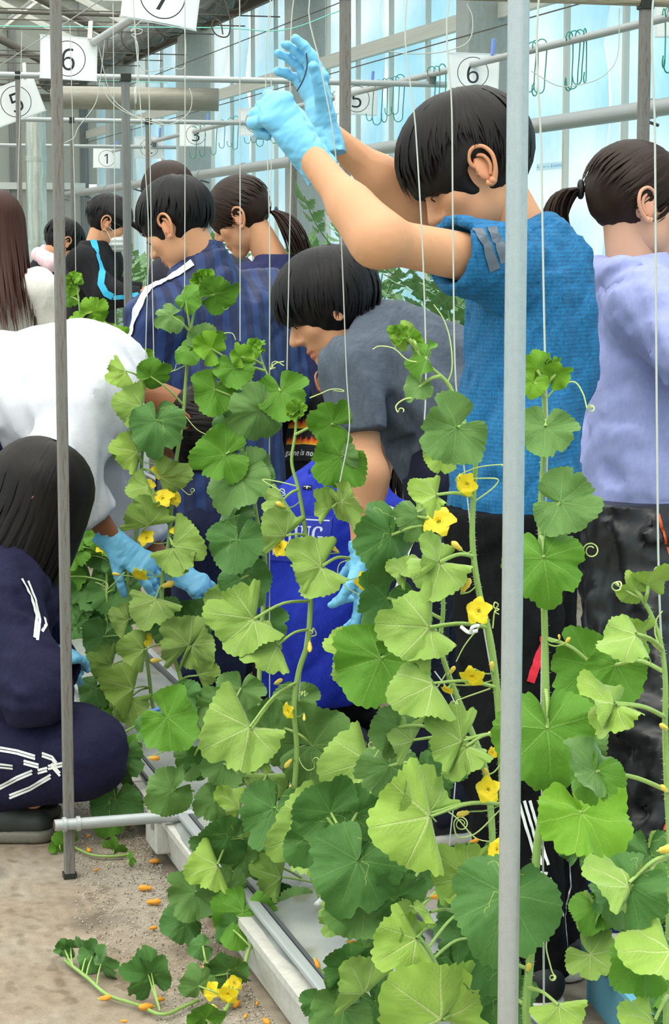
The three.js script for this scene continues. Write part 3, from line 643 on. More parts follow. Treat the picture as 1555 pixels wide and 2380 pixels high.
vine('tall straight melon vine right of the bright pole, against the blue T-shirt', 2.83,
  [[1262, 880], [1265, 960], [1262, 1080], [1256, 1200], [1262, 1330], [1266, 1450], [1268, 1560], [1270, 1830], [1250, 1960], [1242, 2080], [1235, 2200], [1226, 2390]], .0058,
  [[1248, 860, 105, 150, 40, 0, 1, 1, 'y'], [1292, 870, 85, 20, 40, 20, 1, 3, 'y'], [1240, 888, 80, -110, 20, 0, 1, 3, 'y'],
  [1268, 992, 165, -95, 18, 5, 1, 0, 'b', 1265, 985, .03], [1303, 1166, 200, -12, 15, -10, 1, 0, 'b', 1258, 1240, .04], [1264, 1297, 225, -82, 15, 0, 1, 1, 'n', 1260, 1250, .05],
  [1376, 1545, 215, -140, 10, -5, 1, 0, 'n', 1275, 1480, -.03], [1272, 1693, 290, -85, 10, 0, 1, 1, 'n', 1268, 1600, .05], [1330, 1720, 190, -50, 20, 20, 1, 1, 'b', 1268, 1800, -.02],
  [1352, 1890, 280, -52, 25, -48, 1, 4, 'y', 1345, 1840, .06], [1180, 2080, 300, -110, 25, 10, 1, 1, 'd', 1240, 2060, .06], [1245, 2110, 140, 60, -20, 50, -1, 2, 'y', 1240, 2150, .02], [1298, 2336, 170, -82, 12, 10, -1, 2, 'y', 1240, 2290, .05], [1150, 2240, 180, -150, 20, 0, 1, 0, 'd', 1230, 2260, -.06], [1165, 2320, 190, -80, 20, 10, 1, 0, 'd', 1228, 2330, -.08]],
  [[1275, 2140, 62, 0, -20, 55, .05], [1318, 1490, 26, 1, 60, 40], [1300, 1482, 18, 1, 100, 30], [1262, 1930, 34, 1, -80, 40], [1228, 2250, 34, 1, 80, 40]],
  [coil([[1270, 925], [1295, 900], [1335, 888], [1355, 915], [1365, 950]], 1374, 950, 9, 1.4, 3), coil([[1262, 1295], [1340, 1300]], 1374, 1280, 20, 1.5, 2), coil([[1300, 2140], [1270, 2190], [1278, 2240], [1285, 2262]], 1284, 2272, 8, 1.4, -1)], { hairs: true, tip: [1272, 852, 80] });

vine('melon vine with its tip leaning left over the grey T-shirt', 3.05,
  [[930, 778], [960, 800], [985, 838], [1010, 862], [1040, 890], [1062, 935], [1088, 1010], [1104, 1060], [1100, 1160], [1098, 1260], [1112, 1370], [1138, 1480], [1152, 1580], [1162, 1700], [1168, 1850], [1170, 2050], [1172, 2250]], .0054,
  [[945, 785, 80, 190, 30, -30, -1, 3, 'y'], [960, 790, 55, 70, 30, 30, 1, 3, 'y'], [990, 830, 115, -105, 10, 60, 1, 3, 'n'], [975, 900, 85, -140, 20, 40, 1, 4, 'b'], [1063, 995, 205, -145, 15, -10, 1, 0, 'b', 1078, 985, .04], [1030, 1050, 120, -120, 10, 0, -1, 1, 'y', 1095, 1060, -.05], [1014, 1150, 140, 168, 0, 35, -1, 2, 'y', 1100, 1155, .03], [1010, 1150, 110, -130, 0, 50, -1, 2, 'y', 1100, 1155, .02],
  [1022, 1305, 150, 125, 0, 45, -1, 2, 'n', 1096, 1297, .03], [1022, 1308, 190, -100, 5, 25, -1, 2, 'n', 1096, 1297, .03], [998, 1457, 255, 178, 0, 12, -1, 2, 'n', 1142, 1450, .05], [998, 1460, 200, -125, 0, 35, -1, 2, 'n', 1142, 1450, .045], [1006, 1588, 225, -150, 5, 25, -1, 2, 'n', 1150, 1592, .06],
  [1076, 1722, 205, 150, 5, 20, -1, 2, 'n', 1166, 1713, .05], [1082, 1735, 175, -110, -5, 45, -1, 2, 'n', 1166, 1713, .05], [1000, 1898, 315, -170, 8, 12, -1, 2, 'y', 1165, 1862, .12], [1000, 1890, 220, 105, -10, 40, -1, 2, 'n', 1165, 1862, .1], [1090, 2040, 215, 142, 5, -5, -1, 2, 'n', 1165, 1995, .06], [1088, 2046, 140, -125, 5, 30, -1, 2, 'y', 1165, 1995, .05],
  [968, 2182, 230, -150, 5, 12, -1, 2, 'y', 1010, 2150, .1], [965, 2180, 130, 120, 0, 50, -1, 2, 'y', 1010, 2150, .08], [1028, 2372, 350, 142, 10, 8, -1, 2, 'y', 1170, 2305, .2], [1028, 2372, 280, 75, 0, 10, -1, 2, 'y', 1170, 2305, .18], [1000, 2120, 110, 170, 20, 65, -1, 2, 'y', 1060, 2120, .08]],
  [[1085, 1125, 62, 0, 200, 55, .03], [1065, 1272, 45, 1, 140, 30], [1080, 1365, 52, 1, 60, 30], [1113, 1420, 72, 0, 160, 60, .05], [1098, 1572, 66, 0, 250, 50, .05], [1143, 1550, 30, 1, 90, 30], [1135, 1835, 70, 0, 170, 60, .07], [1130, 1795, 34, 1, 120, 50, .05], [1145, 1750, 34, 0, 170, 40], [1150, 1710, 40, 1, 150, 30], [1095, 2075, 48, 1, 170, 30, .08], [1088, 2112, 40, 0, -100, 50, .08], [1080, 1890, 42, 1, 190, 30, .06], [1155, 1975, 60, 0, 150, 40, .08], [1040, 1603, 36, 0, 240, 30], [1150, 1748, 30, 0, 150, 40]],
  [[[1000, 842], [950, 838], [915, 810], [880, 805], [866, 812]], [[1040, 890], [1050, 860], [1046, 790], [1030, 740], [1008, 708]], coil([[985, 925], [940, 928], [920, 945], [925, 958]], 934, 955, 8, .7, 3), coil([[1100, 1150], [1060, 1115], [1105, 1088], [1170, 1080]], 1165, 1080, 4, .3), coil([[1104, 1165], [1150, 1130], [1158, 1115], [1100, 1112], [1075, 1110]], 1070, 1110, 4, .5), [[1145, 1460], [1150, 1420], [1158, 1405], [1150, 1400], [1148, 1412], [1160, 1416], [1150, 1422], [1160, 1428]], [[1120, 1450], [1080, 1500], [1060, 1538]], coil([[1140, 1600], [1070, 1625]], 1054, 1637, 11, 1.5, -1.5), coil([[1165, 1880], [1100, 1940], [1065, 1945]], 1072, 1915, 18, 1.7, 2.2)], { hairs: true, tip: [925, 775, 55] });

vine('melon vine with an open yellow flower at its top, before the black trousers', 3.2,
  [[1028, 1195], [1022, 1260], [1028, 1350], [1030, 1420], [1024, 1500], [1040, 1560], [1075, 1650], [1108, 1730], [1130, 1800], [1142, 1900], [1146, 2050], [1140, 2250]], .0052,
  [[968, 1200, 115, -95, 15, -30, 1, 1, 'b', 1024, 1220, .02], [910, 1243, 235, -98, 10, -38, 1, 1, 'd', 960, 1220, .03], [945, 1330, 105, 165, 10, 40, -1, 2, 'n', 1010, 1310, .03], [985, 1310, 120, -150, 10, 45, -1, 2, 'n', 1022, 1310, .03], [900, 1390, 175, -120, 12, -20, 1, 0, 'd', 1000, 1440, 0], [884, 1530, 245, -112, 12, 5, 1, 0, 'n', 1020, 1500, .06], [915, 1505, 90, 60, 20, 20, 1, 0, 'n', 1020, 1500, .06], [830, 1510, 165, 175, 5, 30, -1, 2, 'y', 900, 1480, .02], [832, 1530, 150, -130, 5, 30, -1, 2, 'n', 900, 1480, .02],
  [925, 1690, 150, -100, 10, -30, 1, 1, 'b', 1000, 1690, .02], [960, 1720, 150, 150, 0, 35, -1, 2, 'b', 1100, 1720, .02], [1050, 1760, 130, -120, 10, 35, 1, 4, 'd', 1110, 1735, 0], [905, 1780, 175, -75, 10, -25, 1, 1, 'b', 1000, 1790, -.08], [985, 1800, 150, -60, 10, 20, 1, 1, 'd', 1060, 1790, -.08], [930, 1500, 120, -60, 10, 20, -1, 2, 'n', 1020, 1500, -.02]],
  [[1020, 1212, 88, 0, 110, 55, .03], [1090, 1745, 30, 1, 30, 30], [905, 1690, 34, 0, 160, 40], [1050, 1560, 30, 1, 60, 30], [990, 1495, 40, 1, 170, 30]],
  [coil([[1024, 1510], [1000, 1495]], 990, 1505, 10, 1.3), coil([[945, 1230], [968, 1180], [972, 1160]], 970, 1150, 5, .5), [[1040, 1560], [1010, 1600], [985, 1570]]], { hairs: true });

vine('melon vine climbing in front of the royal blue jersey', 4.0,
  [[690, 960], [686, 1010], [678, 1075], [692, 1130], [705, 1200], [715, 1290], [722, 1370], [720, 1440], [714, 1500], [696, 1555], [684, 1640], [690, 1740], [684, 1840], [676, 1960]], .0055,
  [[776, 985, 130, 165, 15, -15, 1, 0, 'n', 700, 1010, .05], [794, 1064, 165, -140, 12, -10, 1, 0, 'n', 812, 1030, .05], [800, 1060, 75, -40, 10, 30, 1, 1, 'b', 812, 1030, .05], [795, 1165, 150, -50, 0, 50, -1, 4, 'n', 820, 1160, .05], [770, 1180, 120, 140, 10, 30, -1, 2, 'n', 820, 1160, .04], [748, 1315, 185, 150, 3, 25, -1, 2, 'n', 812, 1297, .05], [748, 1318, 165, -118, 5, 25, -1, 2, 'n', 812, 1297, .05], [665, 1245, 150, 130, 10, 15, -1, 2, 'b', 712, 1250, .02],
  [590, 1438, 235, 172, 5, 5, -1, 2, 'n', 718, 1395, .05], [590, 1440, 190, -120, 5, 25, -1, 2, 'n', 718, 1395, .05], [645, 1500, 180, -160, 5, 22, -1, 2, 'n', 716, 1465, .05], [580, 1690, 265, -155, 8, 5, -1, 2, 'n', 690, 1580, .08], [585, 1695, 190, -95, 5, 15, -1, 2, 'n', 690, 1580, .07], [725, 1735, 255, 5, 12, 10, 1, 0, 'b', 690, 1700, -.03], [630, 1700, 180, 190, 10, 0, 1, 0, 'b', 684, 1700, -.08],
  [857, 1770, 245, -165, 8, 10, -1, 2, 'n', 912, 1718, .12], [857, 1772, 190, -95, 3, 25, -1, 2, 'n', 912, 1718, .12], [756, 1930, 290, -165, 8, 5, -1, 2, 'n', 850, 1905, .14], [756, 1930, 220, 115, 0, 30, -1, 2, 'n', 850, 1905, .13], [636, 1880, 190, -112, 15, 10, 1, 0, 'd', 690, 1850, .1], [660, 1160, 120, -150, 10, 10, -1, 2, 'b', 690, 1140, .0]],
  [[650, 1272, 52, 0, 180, 50, .02], [690, 1275, 55, 0, 70, 50, .03], [655, 1175, 34, 1, 150, 30], [850, 1350, 58, 0, -90, 60, .05], [720, 1500, 34, 1, -90, 30], [670, 1652, 44, 0, 190, 40, .03], [672, 1772, 34, 1, 230, 30], [645, 1585, 30, 1, 30, 30], [780, 1278, 34, 1, 140, 30], [675, 1830, 26, 1, 260, 30], [707, 1665, 22, 1, -90, 30]],
  [coil([[690, 1130], [650, 1120], [610, 1115]], 656, 1143, 10, 1.2), coil([[660, 840], [640, 845], [628, 858]], 634, 850, 8, .5), [[720, 925], [745, 915], [770, 905], [795, 906], [800, 910], [775, 908]], coil([[815, 1155], [832, 1160], [830, 1180], [808, 1190]], 806, 1182, 6, .6), [[815, 1300], [790, 1310], [785, 1330], [800, 1360], [840, 1385]], coil([[720, 1480], [735, 1475], [728, 1460]], 722, 1468, 6, 1), [[697, 1610], [703, 1608], [700, 1616], [709, 1606], [708, 1618], [716, 1610]], coil([[690, 1740], [700, 1775], [715, 1790], [730, 1785]], 735, 1768, 9, 1.3, 1.5)], { tip: [688, 955, 60] });

vine('melon vine in front of the navy back of the striped jersey', 4.45,
  [[600, 812], [612, 850], [628, 895], [600, 960], [568, 1010], [566, 1060], [585, 1120], [596, 1200], [615, 1290], [612, 1400], [605, 1500], [600, 1700], [596, 1900]], .0052,
  [[652, 910, 150, -75, 15, 10, 1, 0, 'n', 628, 880, .05], [545, 855, 115, -70, 15, -10, 1, 0, 'n', 600, 870, .03], [500, 905, 135, -110, 15, -15, 1, 0, 'n', 590, 960, .03], [490, 810, 95, 150, 30, 10, 1, 3, 'y', 540, 850, .03], [560, 830, 70, 110, 20, 20, 1, 3, 'y', 600, 850, .03], [606, 955, 165, -150, 15, -15, 1, 1, 'b', 620, 930, .05], [530, 980, 110, -60, 10, 20, 1, 1, 'd', 568, 1000, 0], [524, 1056, 165, -170, 12, 5, 1, 0, 'n', 568, 1050, .05], [560, 1110, 190, -125, 10, 20, 1, 4, 'b', 590, 1090, .04], [590, 1100, 130, 80, 0, 30, 1, 1, 'b', 590, 1110, .03], [545, 1200, 120, -120, 10, 35, 1, 1, 'd', 596, 1200, 0], [553, 1255, 165, -98, 15, 5, 1, 0, 'd', 618, 1300, .05], [560, 1345, 150, -60, 12, 15, 1, 1, 'd', 612, 1330, 0], [618, 1455, 130, -70, 12, 10, 1, 0, 'd', 610, 1430, -.05], [540, 1400, 140, 170, 10, 20, -1, 2, 'b', 612, 1380, -.05]],
  [[575, 905, 16, 1, 200, 30]],
  [coil([[600, 900], [560, 885], [570, 915]], 578, 912, 8, .8), coil([[660, 850], [640, 840], [632, 845]], 630, 850, 6, .6), [[500, 785], [520, 775], [540, 775], [548, 790]]], { tip: [596, 806, 62] });

vine('tallest far melon vine reaching up over the striped jersey', 5.15,
  [[466, 650], [452, 720], [440, 790], [432, 880], [424, 980], [408, 1080], [398, 1180], [392, 1260], [378, 1340], [378, 1420], [394, 1500], [418, 1570], [428, 1650], [430, 1740]], .0055,
  [[500, 684, 110, 8, 10, 45, 1, 4, 'n', 458, 700, .02], [432, 700, 85, 70, 10, -40, 1, 1, 'n', 440, 770, .02], [400, 735, 85, -160, 20, 20, 1, 1, 'b', 440, 770, .02], [470, 800, 110, 15, 15, 30, 1, 1, 'b', 440, 810, .02], [440, 815, 80, -150, 10, 30, 1, 1, 'n', 436, 830, .02], [363, 978, 168, -93, 15, 5, 1, 1, 'd', 424, 960, .08], [330, 942, 140, 170, 10, 5, -1, 2, 'n', 345, 945, .03], [330, 950, 110, -120, 5, 15, -1, 2, 'n', 345, 945, .03], [292, 862, 105, -150, 12, 0, -1, 2, 'y', 330, 880, .02], [350, 875, 100, 20, 20, 30, 1, 1, 'n', 400, 940, .03], [320, 1050, 130, 170, 0, 10, -1, 2, 'y', 330, 1080, .02], [372, 1110, 150, 15, 0, 30, -1, 2, 'b', 330, 1090, .03], [345, 1128, 110, -160, 10, 20, -1, 2, 'n', 395, 1200, .03], [345, 1222, 150, 100, 10, 5, -1, 2, 'n', 330, 1240, .03], [400, 1268, 175, -8, 10, -5, -1, 2, 'n', 395, 1250, .04], [405, 1272, 150, -75, 10, 5, -1, 2, 'n', 395, 1250, .04], [362, 1390, 165, -110, 10, 10, -1, 2, 'b', 382, 1360, .02], [440, 1500, 175, 135, 10, 10, -1, 2, 'b', 420, 1560, .03], [445, 1500, 150, -40, 10, 20, -1, 2, 'b', 420, 1560, .02], [460, 1570, 110, 20, 10, 20, -1, 2, 'n', 425, 1580, .03], [300, 1440, 110, 160, 10, 10, -1, 2, 'b', 380, 1420, .02], [335, 1510, 130, 175, 10, 0, -1, 2, 'n', 400, 1500, .02]],
  [[300, 1070, 40, 0, 180, 50], [375, 1095, 52, 0, 60, 50], [340, 1130, 48, 0, 100, 50], [378, 1158, 62, 0, 110, 50, .04], [408, 1160, 40, 0, 0, 40], [340, 1250, 48, 0, 120, 50], [418, 1238, 52, 0, 60, 50], [325, 1335, 46, 0, 250, 40], [387, 1360, 48, 1, 20, 40], [340, 1485, 40, 0, 30, 50], [412, 1500, 30, 1, -90, 30], [365, 1535, 34, 1, 180, 30], [290, 1490, 30, 1, 180, 30], [365, 1415, 40, 1, 150, 30], [272, 1335, 24, 1, 170, 30], [318, 1165, 40, 1, 90, 20]],
  [coil([[425, 960], [460, 1000], [490, 1013]], 496, 1004, 12, 1.1, 2), coil([[520, 680], [537, 688], [535, 705]], 522, 712, 10, .4), coil([[290, 1330], [260, 1360]], 244, 1362, 10, 1.6, .6), coil([[415, 1130], [440, 1150]], 448, 1140, 6, 1.2, 1), [[430, 850], [400, 862], [385, 855], [380, 840]]], { tip: [468, 645, 62] });

vine('far melon vine beside the white shirt sleeve, strung with small yellow flowers', 5.55,
  [[258, 790], [300, 832], [340, 880], [352, 930], [335, 1010], [328, 1100], [326, 1180], [312, 1270], [298, 1340], [310, 1400], [330, 1460], [345, 1560], [355, 1640]], .005,
  [[270, 790, 80, 140, 30, 20, 1, 3, 'y'], [320, 840, 85, 40, 20, 20, 1, 3, 'y'], [285, 1010, 120, -130, 10, -20, -1, 2, 'y'], [300, 1300, 120, -80, 10, 30, 1, 0, 'b'], [260, 1545, 130, 165, 10, 15, -1, 2, 'd', 330, 1540, .02], [310, 1600, 160, 165, 10, 15, -1, 2, 'y', 345, 1600, .06], [300, 1625, 130, -80, 10, 15, -1, 2, 'n', 345, 1600, .05], [240, 1480, 120, -120, 20, 0, 1, 0, 'd'], [225, 1600, 110, -110, 15, 20, 1, 1, 'd', 300, 1600, 0], [380, 1440, 130, -40, 10, 10, 1, 0, 'd', 330, 1440, -.05], [455, 1440, 120, 40, 10, 0, 1, 0, 'd', 400, 1460, -.05], [240, 1640, 90, -100, 20, 10, 1, 1, 'n', 290, 1620, 0]],
  [[265, 1752, 40, 0, 190, 50]], [[[345, 885], [380, 870], [405, 860], [410, 845]]], { tip: [262, 790, 60] });

vine('small distant melon shoot rising between the rusty post and the masked student', 6.7,
  [[176, 640], [182, 690], [188, 740], [205, 800], [240, 900], [260, 1000], [262, 1120], [250, 1300], [248, 1500]], .005,
  [[172, 660, 60, 160, 20, 0, 1, 3, 'y'], [165, 690, 55, -150, 10, 10, 1, 1, 'n'], [215, 725, 80, 30, 10, 20, 1, 1, 'y', 190, 740, .02], [215, 770, 80, -60, 10, 20, 1, 4, 'y', 190, 745, .02], [185, 745, 60, -150, 10, 10, 1, 1, 'y', 190, 750, .02], [250, 770, 60, 20, 10, 20, -1, 2, 'y', 215, 800, .02], [170, 1270, 120, -100, 15, 0, 1, 0, 'n'], [250, 1280, 130, -60, 15, 10, 1, 0, 'd'], [210, 1350, 150, -90, 15, 0, 1, 0, 'd'], [265, 1370, 150, -70, 15, 0, 1, 0, 'd'], [170, 1400, 130, -100, 15, 0, 1, 0, 'd'], [245, 1440, 160, -90, 15, 0, 1, 0, 'd'], [180, 1460, 140, -90, 15, 10, 1, 1, 'd'], [215, 1520, 140, -120, 10, 0, 1, 0, 'd'], [165, 1540, 110, -60, 15, 0, 1, 0, 'd'], [200, 1290, 110, 100, 10, 0, -1, 2, 'n'], [240, 1240, 110, -60, 10, 0, 1, 0, 'n'], [190, 1230, 100, -100, 10, 0, 1, 0, 'n'], [280, 1300, 110, -60, 10, 0, 1, 0, 'd'], [150, 1340, 110, -100, 10, 0, 1, 0, 'n'], [225, 1070, 90, -80, 10, 0, 1, 0, 'n'], [205, 1110, 90, -80, 10, 0, 1, 0, 'd']],
  [[235, 1275, 36, 0, 60, 40], [248, 1250, 26, 1, 60, 40]], [[[195, 750], [215, 770], [225, 800], [200, 810]]], { tip: [172, 650, 50] });

vine('low melon vine sprawling over the middle of the bed', 4.15,
  [[470, 1700], [520, 1760], [600, 1850], [680, 1930], [760, 2010], [800, 2090]], .005,
  [[388, 1668, 175, -35, 20, 10, 1, 0, 'n', 470, 1690, .08], [345, 1690, 75, -120, 10, 20, 1, 0, 'd'], [402, 1838, 145, -145, 15, -10, 1, 1, 'b', 450, 1838, .06], [560, 1878, 150, 150, 10, 55, -1, 2, 'y', 640, 1860, .06], [500, 1862, 110, -160, 15, 20, 1, 1, 'b'], [520, 1775, 130, -60, 20, 0, 1, 0, 'b'], [450, 1760, 110, -100, 10, 0, 1, 0, 'b', 480, 1720, -.05], [470, 1780, 100, 120, 10, 0, 1, 0, 'd', 500, 1760, -.05], [528, 1950, 165, -165, 12, -20, 1, 4, 'd', 560, 1950, .08], [505, 2010, 165, -160, 10, 25, -1, 2, 'y', 540, 1960, .12], [455, 2075, 150, -120, 15, 0, 1, 0, 'b', 500, 2030, .08], [430, 2140, 120, 190, 15, 20, 1, 1, 'd', 480, 2090, .05], [567, 2120, 180, -105, 22, 5, 1, 0, 'n', 600, 2080, .15], [520, 2080, 140, 140, 15, 0, 1, 1, 'b', 600, 2080, .08], [655, 2038, 165, 165, 10, 30, -1, 2, 'd', 780, 2085, .08], [625, 2010, 130, 100, 10, 40, -1, 2, 'd', 700, 2040, .06], [698, 2130, 150, 160, 15, 15, 1, 1, 'b', 790, 2100, .1], [650, 2085, 90, 60, 20, 0, 1, 0, 'd', 700, 2060, .05], [570, 1990, 130, -60, 10, 30, 1, 4, 'b', 600, 1960, .03], [640, 1960, 120, -90, 10, 20, 1, 0, 'd', 680, 1940, .0], [560, 1920, 120, -40, 10, 20, -1, 2, 'd', 600, 1900, 0], [700, 1850, 130, -140, 10, 0, 1, 0, 'd', 690, 1900, -.05], [620, 1800, 140, -90, 10, 0, -1, 2, 'd', 600, 1850, -.03], [420, 1620, 110, -60, 10, 0, 1, 0, 'd', 460, 1680, 0], [510, 1640, 130, -120, 10, 0, 1, 0, 'b', 500, 1720, 0], [560, 1600, 130, -100, 10, 0, 1, 0, 'b', 520, 1720, -.05], [690, 1620, 120, -90, 10, 0, 1, 0, 'b', 640, 1780, -.1]],
  [[355, 1762, 34, 2, 0, 20]], [[[780, 2085], [740, 2070], [700, 2060]], [[690, 2130], [720, 2110], [790, 2100]]], { free: true });

vine('low leafy melon vine filling the front of the bed beside the bright pole', 3.25,
  [[760, 1900], [820, 1980], [880, 2060], [940, 2140], [1000, 2220], [1040, 2320], [1060, 2400]], .005,
  [[832, 2000, 260, -110, 15, 0, 1, 1, 'd', 870, 1960, .12], [850, 2090, 230, -150, 20, 10, 1, 0, 'b', 900, 2090, .08], [930, 2085, 160, 130, 20, 0, 1, 0, 'd', 960, 2110, .1], [905, 2150, 165, -110, 15, 10, 1, 1, 'b', 950, 2140, .05], [945, 2140, 110, 110, 10, 30, -1, 2, 'n', 965, 2170, .1], [815, 2255, 150, 140, 18, 0, 1, 0, 'd', 860, 2290, .1], [850, 2310, 210, 120, 10, 30, -1, 2, 'n', 880, 2290, .12], [800, 2345, 180, -150, 20, 0, 1, 0, 'b', 850, 2310, .1], [870, 2330, 190, -60, 15, 10, 1, 1, 'd', 890, 2300, .05], [790, 2120, 130, -120, 10, 20, -1, 2, 'd', 840, 2090, .02], [770, 1890, 200, 170, 15, 0, 1, 0, 'd', 800, 1950, -.05], [830, 1890, 160, -20, 15, 0, 1, 0, 'd', 800, 1950, -.08], [900, 1960, 160, -70, 15, 0, 1, 0, 'd', 880, 2050, -.1], [940, 1830, 140, -150, 10, 0, 1, 0, 'b', 900, 1900, -.15], [1100, 2180, 200, -100, 15, 0, 1, 0, 'd', 1060, 2200, -.12], [1060, 2250, 180, -60, 15, 0, 1, 0, 'd', 1040, 2280, -.1], [1120, 2300, 160, -100, 15, 0, 1, 0, 'd', 1060, 2330, -.12], [1080, 2110, 150, -150, 10, 0, 1, 0, 'd', 1000, 2200, -.15], [1120, 2000, 150, -90, 10, 0, 1, 0, 'd', 1000, 2100, -.18], [985, 2010, 120, -90, 10, 0, 1, 0, 'd', 940, 2110, -.15], [740, 2330, 100, -100, 10, 0, 1, 0, 'd', 790, 2300, 0], [720, 1960, 140, -140, 12, 0, 1, 0, 'd', 780, 1950, -.1], [860, 2230, 130, 200, 15, 10, 1, 1, 'n', 900, 2210, .03], [985, 2250, 130, -120, 10, 0, 1, 0, 'd', 1010, 2260, -.06], [940, 2200, 120, 60, 15, 0, 1, 0, 'd', 960, 2200, -.06]],
  [[975, 2085, 34, 2, 180, 30, .1], [1010, 2085, 36, 2, 10, 30, .1], [735, 2235, 34, 2, -60, 30], [815, 2190, 30, 2, 0, 20], [1000, 1862, 46, 1, 10, 30, .05], [1100, 1955, 30, 2, 20, 30, .04], [840, 2005, 34, 1, -60, 20, .1]], [coil([[870, 1760], [885, 1740], [895, 1745]], 865, 1732, 10, 1.6), coil([[1000, 1860], [1060, 1900], [1110, 1950], [1170, 1955]], 1165, 1950, 4, .3)], { free: true, hairs: false });

vine('melon runner hanging off the bed edge and trailing over the floor', 4.93,
  [[705, 2150], [640, 2160], [600, 2175], [578, 2210], [565, 2260], [540, 2320], [500, 2385]], .004,
  [[530, 2255, 125, 70, 35, 0, 1, 0, 'd', 560, 2240, .02], [500, 2268, 80, 200, 20, 0, 1, 0, 'd', 555, 2260, .0], [462, 2292, 105, 100, 20, 20, 1, 1, 'b', 520, 2320, .02], [478, 2370, 105, 120, 30, 0, 1, 0, 'n', 500, 2380, .02], [472, 2200, 70, 190, 20, 30, 1, 1, 'd', 480, 2240, .0], [540, 2160, 90, -150, 10, 0, 1, 0, 'd', 580, 2200, -.02]],
  [[490, 2302, 52, 0, 150, 60, .02], [530, 2310, 60, 0, 230, 60, .03], [545, 2285, 44, 0, 60, 50, .01], [475, 2250, 34, 2, -80, 20], [490, 2350, 34, 2, 20, 20], [500, 2340, 22, 1, 150, 20]],
  [], { free: true, lean: -1 });
{ // the runner lying on the floor
  const v = thing('melon_vine', 'short melon runner with jagged leaves lying on the bare concrete', 'plant', 'melon vines in the bed');
  const S = [[150, 2232], [200, 2270], [255, 2315], [320, 2335], [378, 2358], [430, 2338], [460, 2325]].map(([x, y]) => onHeight(x, y, .012));
  part('stem', tubeGeo(S, .0035, 8, 40), stemMat, v);
  for (const [x, y, size, a, t, r, k, bx, by, h] of [[165, 2235, 50, 150, 50, 0, 3, 170, 2248, .03], [150, 2250, 45, 200, 30, 10, 3, 170, 2248, .02], [205, 2240, 85, 60, 60, 0, 1, 190, 2262, .04], [235, 2245, 90, 20, 60, 0, 1, 225, 2290, .05], [215, 2265, 70, -120, 40, 0, 1, 200, 2270, .03], [345, 2265, 115, 160, 55, 10, 1, 372, 2350, .09], [352, 2262, 90, 50, 40, 20, 4, 372, 2350, .09]]) {
    const B = onHeight(bx, by, .012), J = onHeight(x, y + h * 600, h * .6); J.copy(at(x, y, B.distanceTo(V(0, EYE, 0)) * .985)); J.y = Math.max(J.y, .03);
    addLeaf(v, J, size / FOCAL * 3.9, leafQuat(a, t, r, 1), k, 'd'); petiole(v, B, J, .0018, .0014, .005);
  }
  for (const [x, y, s, k] of [[240, 2320, 34, 2], [345, 2340, 44, 2], [375, 2322, 30, 2]]) { const p = onHeight(x, y, .015); flower(v, p, s / FOCAL * 4, k, V(rr(-1, 1), .2, .4)); }
  const v2 = thing('melon_vine', 'tiny stray melon shoot on the floor behind the rusty post', 'plant', 'melon vines in the bed');
  part('stem', tubeGeo([[150, 1955], [185, 1975], [220, 1988], [265, 1990], [305, 1985]].map(([x, y]) => onHeight(x, y, .01)), .003, 7, 24), stemMat, v2);
  for (const [x, y, size, a] of [[165, 1945, 80, 150], [265, 1962, 60, 80], [300, 1985, 35, 0], [140, 1950, 50, 200]]) { const J = onHeight(x, y + 12, .02); addLeaf(v2, J, size / FOCAL * 4.8, leafQuat(a, 60, 0, 1), 1, 'n'); petiole(v2, onHeight(x, y + 25, .01), J, .0018, .0014, .003); }
  const v3 = thing('melon_vine', 'dark melon shoot drooping over the bed edge beside the crouching girl\'s knee', 'plant', 'melon vines in the bed');
  const P3 = [[370, 1660], [310, 1690], [262, 1725], [255, 1780], [262, 1840]].map(([x, y], i) => at(x, y, 4.95)); part('stem', tubeGeo(P3, .003, 7, 26), stemMat, v3);
  for (const [x, y, size, a, k, tone] of [[278, 1760, 110, -80, 1, 'd'], [270, 1860, 120, -110, 4, 'd'], [255, 1895, 90, -120, 1, 'n'], [300, 1745, 60, 60, 1, 'n']]) { const J = at(x, y, 4.9); addLeaf(v3, J, size / FOCAL * 4.9, leafQuat(a, 10, 25, 1), k, tone); petiole(v3, P3[3], J, .0018, .0014, .006); }
  flower(v3, at(258, 1752, 4.88), .04, 0, dirOf(200, 50));
}
// fallen flowers on floor and bed, each lying where it dropped
for (const [x, y, s, lab] of [[45, 1922, 34, 'left of the rusty post foot'], [355, 2002, 34, 'on the gravel beside the bed'], [205, 1974, 32, 'just right of the rusty post'], [295, 1920, 28, 'under the low pipe'], [343, 2064, 40, 'upper of two on the gravelly concrete'], [352, 2096, 42, 'lower of two on the gravelly concrete'], [222, 2022, 18, 'small one on the grit'], [204, 1943, 18, 'small one by the post clamp'], [353, 2157, 24, 'flattened on bare concrete'], [552, 2332, 34, 'near the hanging runner'], [617, 2372, 34, 'at the bottom picture edge'], [572, 2360, 20, 'small one at the bed foot'], [597, 2333, 20, 'small one right of the hanging runner'], [285, 2373, 18, 'bottom left of the floor runner']]) {
  const p = onHeight(x, y, .008), f = part(numbered('fallen_flower'), budShape, witherMat, scene);
  f.position.copy(p); f.scale.setScalar(s / FOCAL * 4.2); f.rotation.set(rr(-.2, .2), rr(0, 6), 0);
  f.userData = { label: `withered orange melon flower on the floor, ${lab}`, category: 'flower', group: 'fallen flowers' };
}
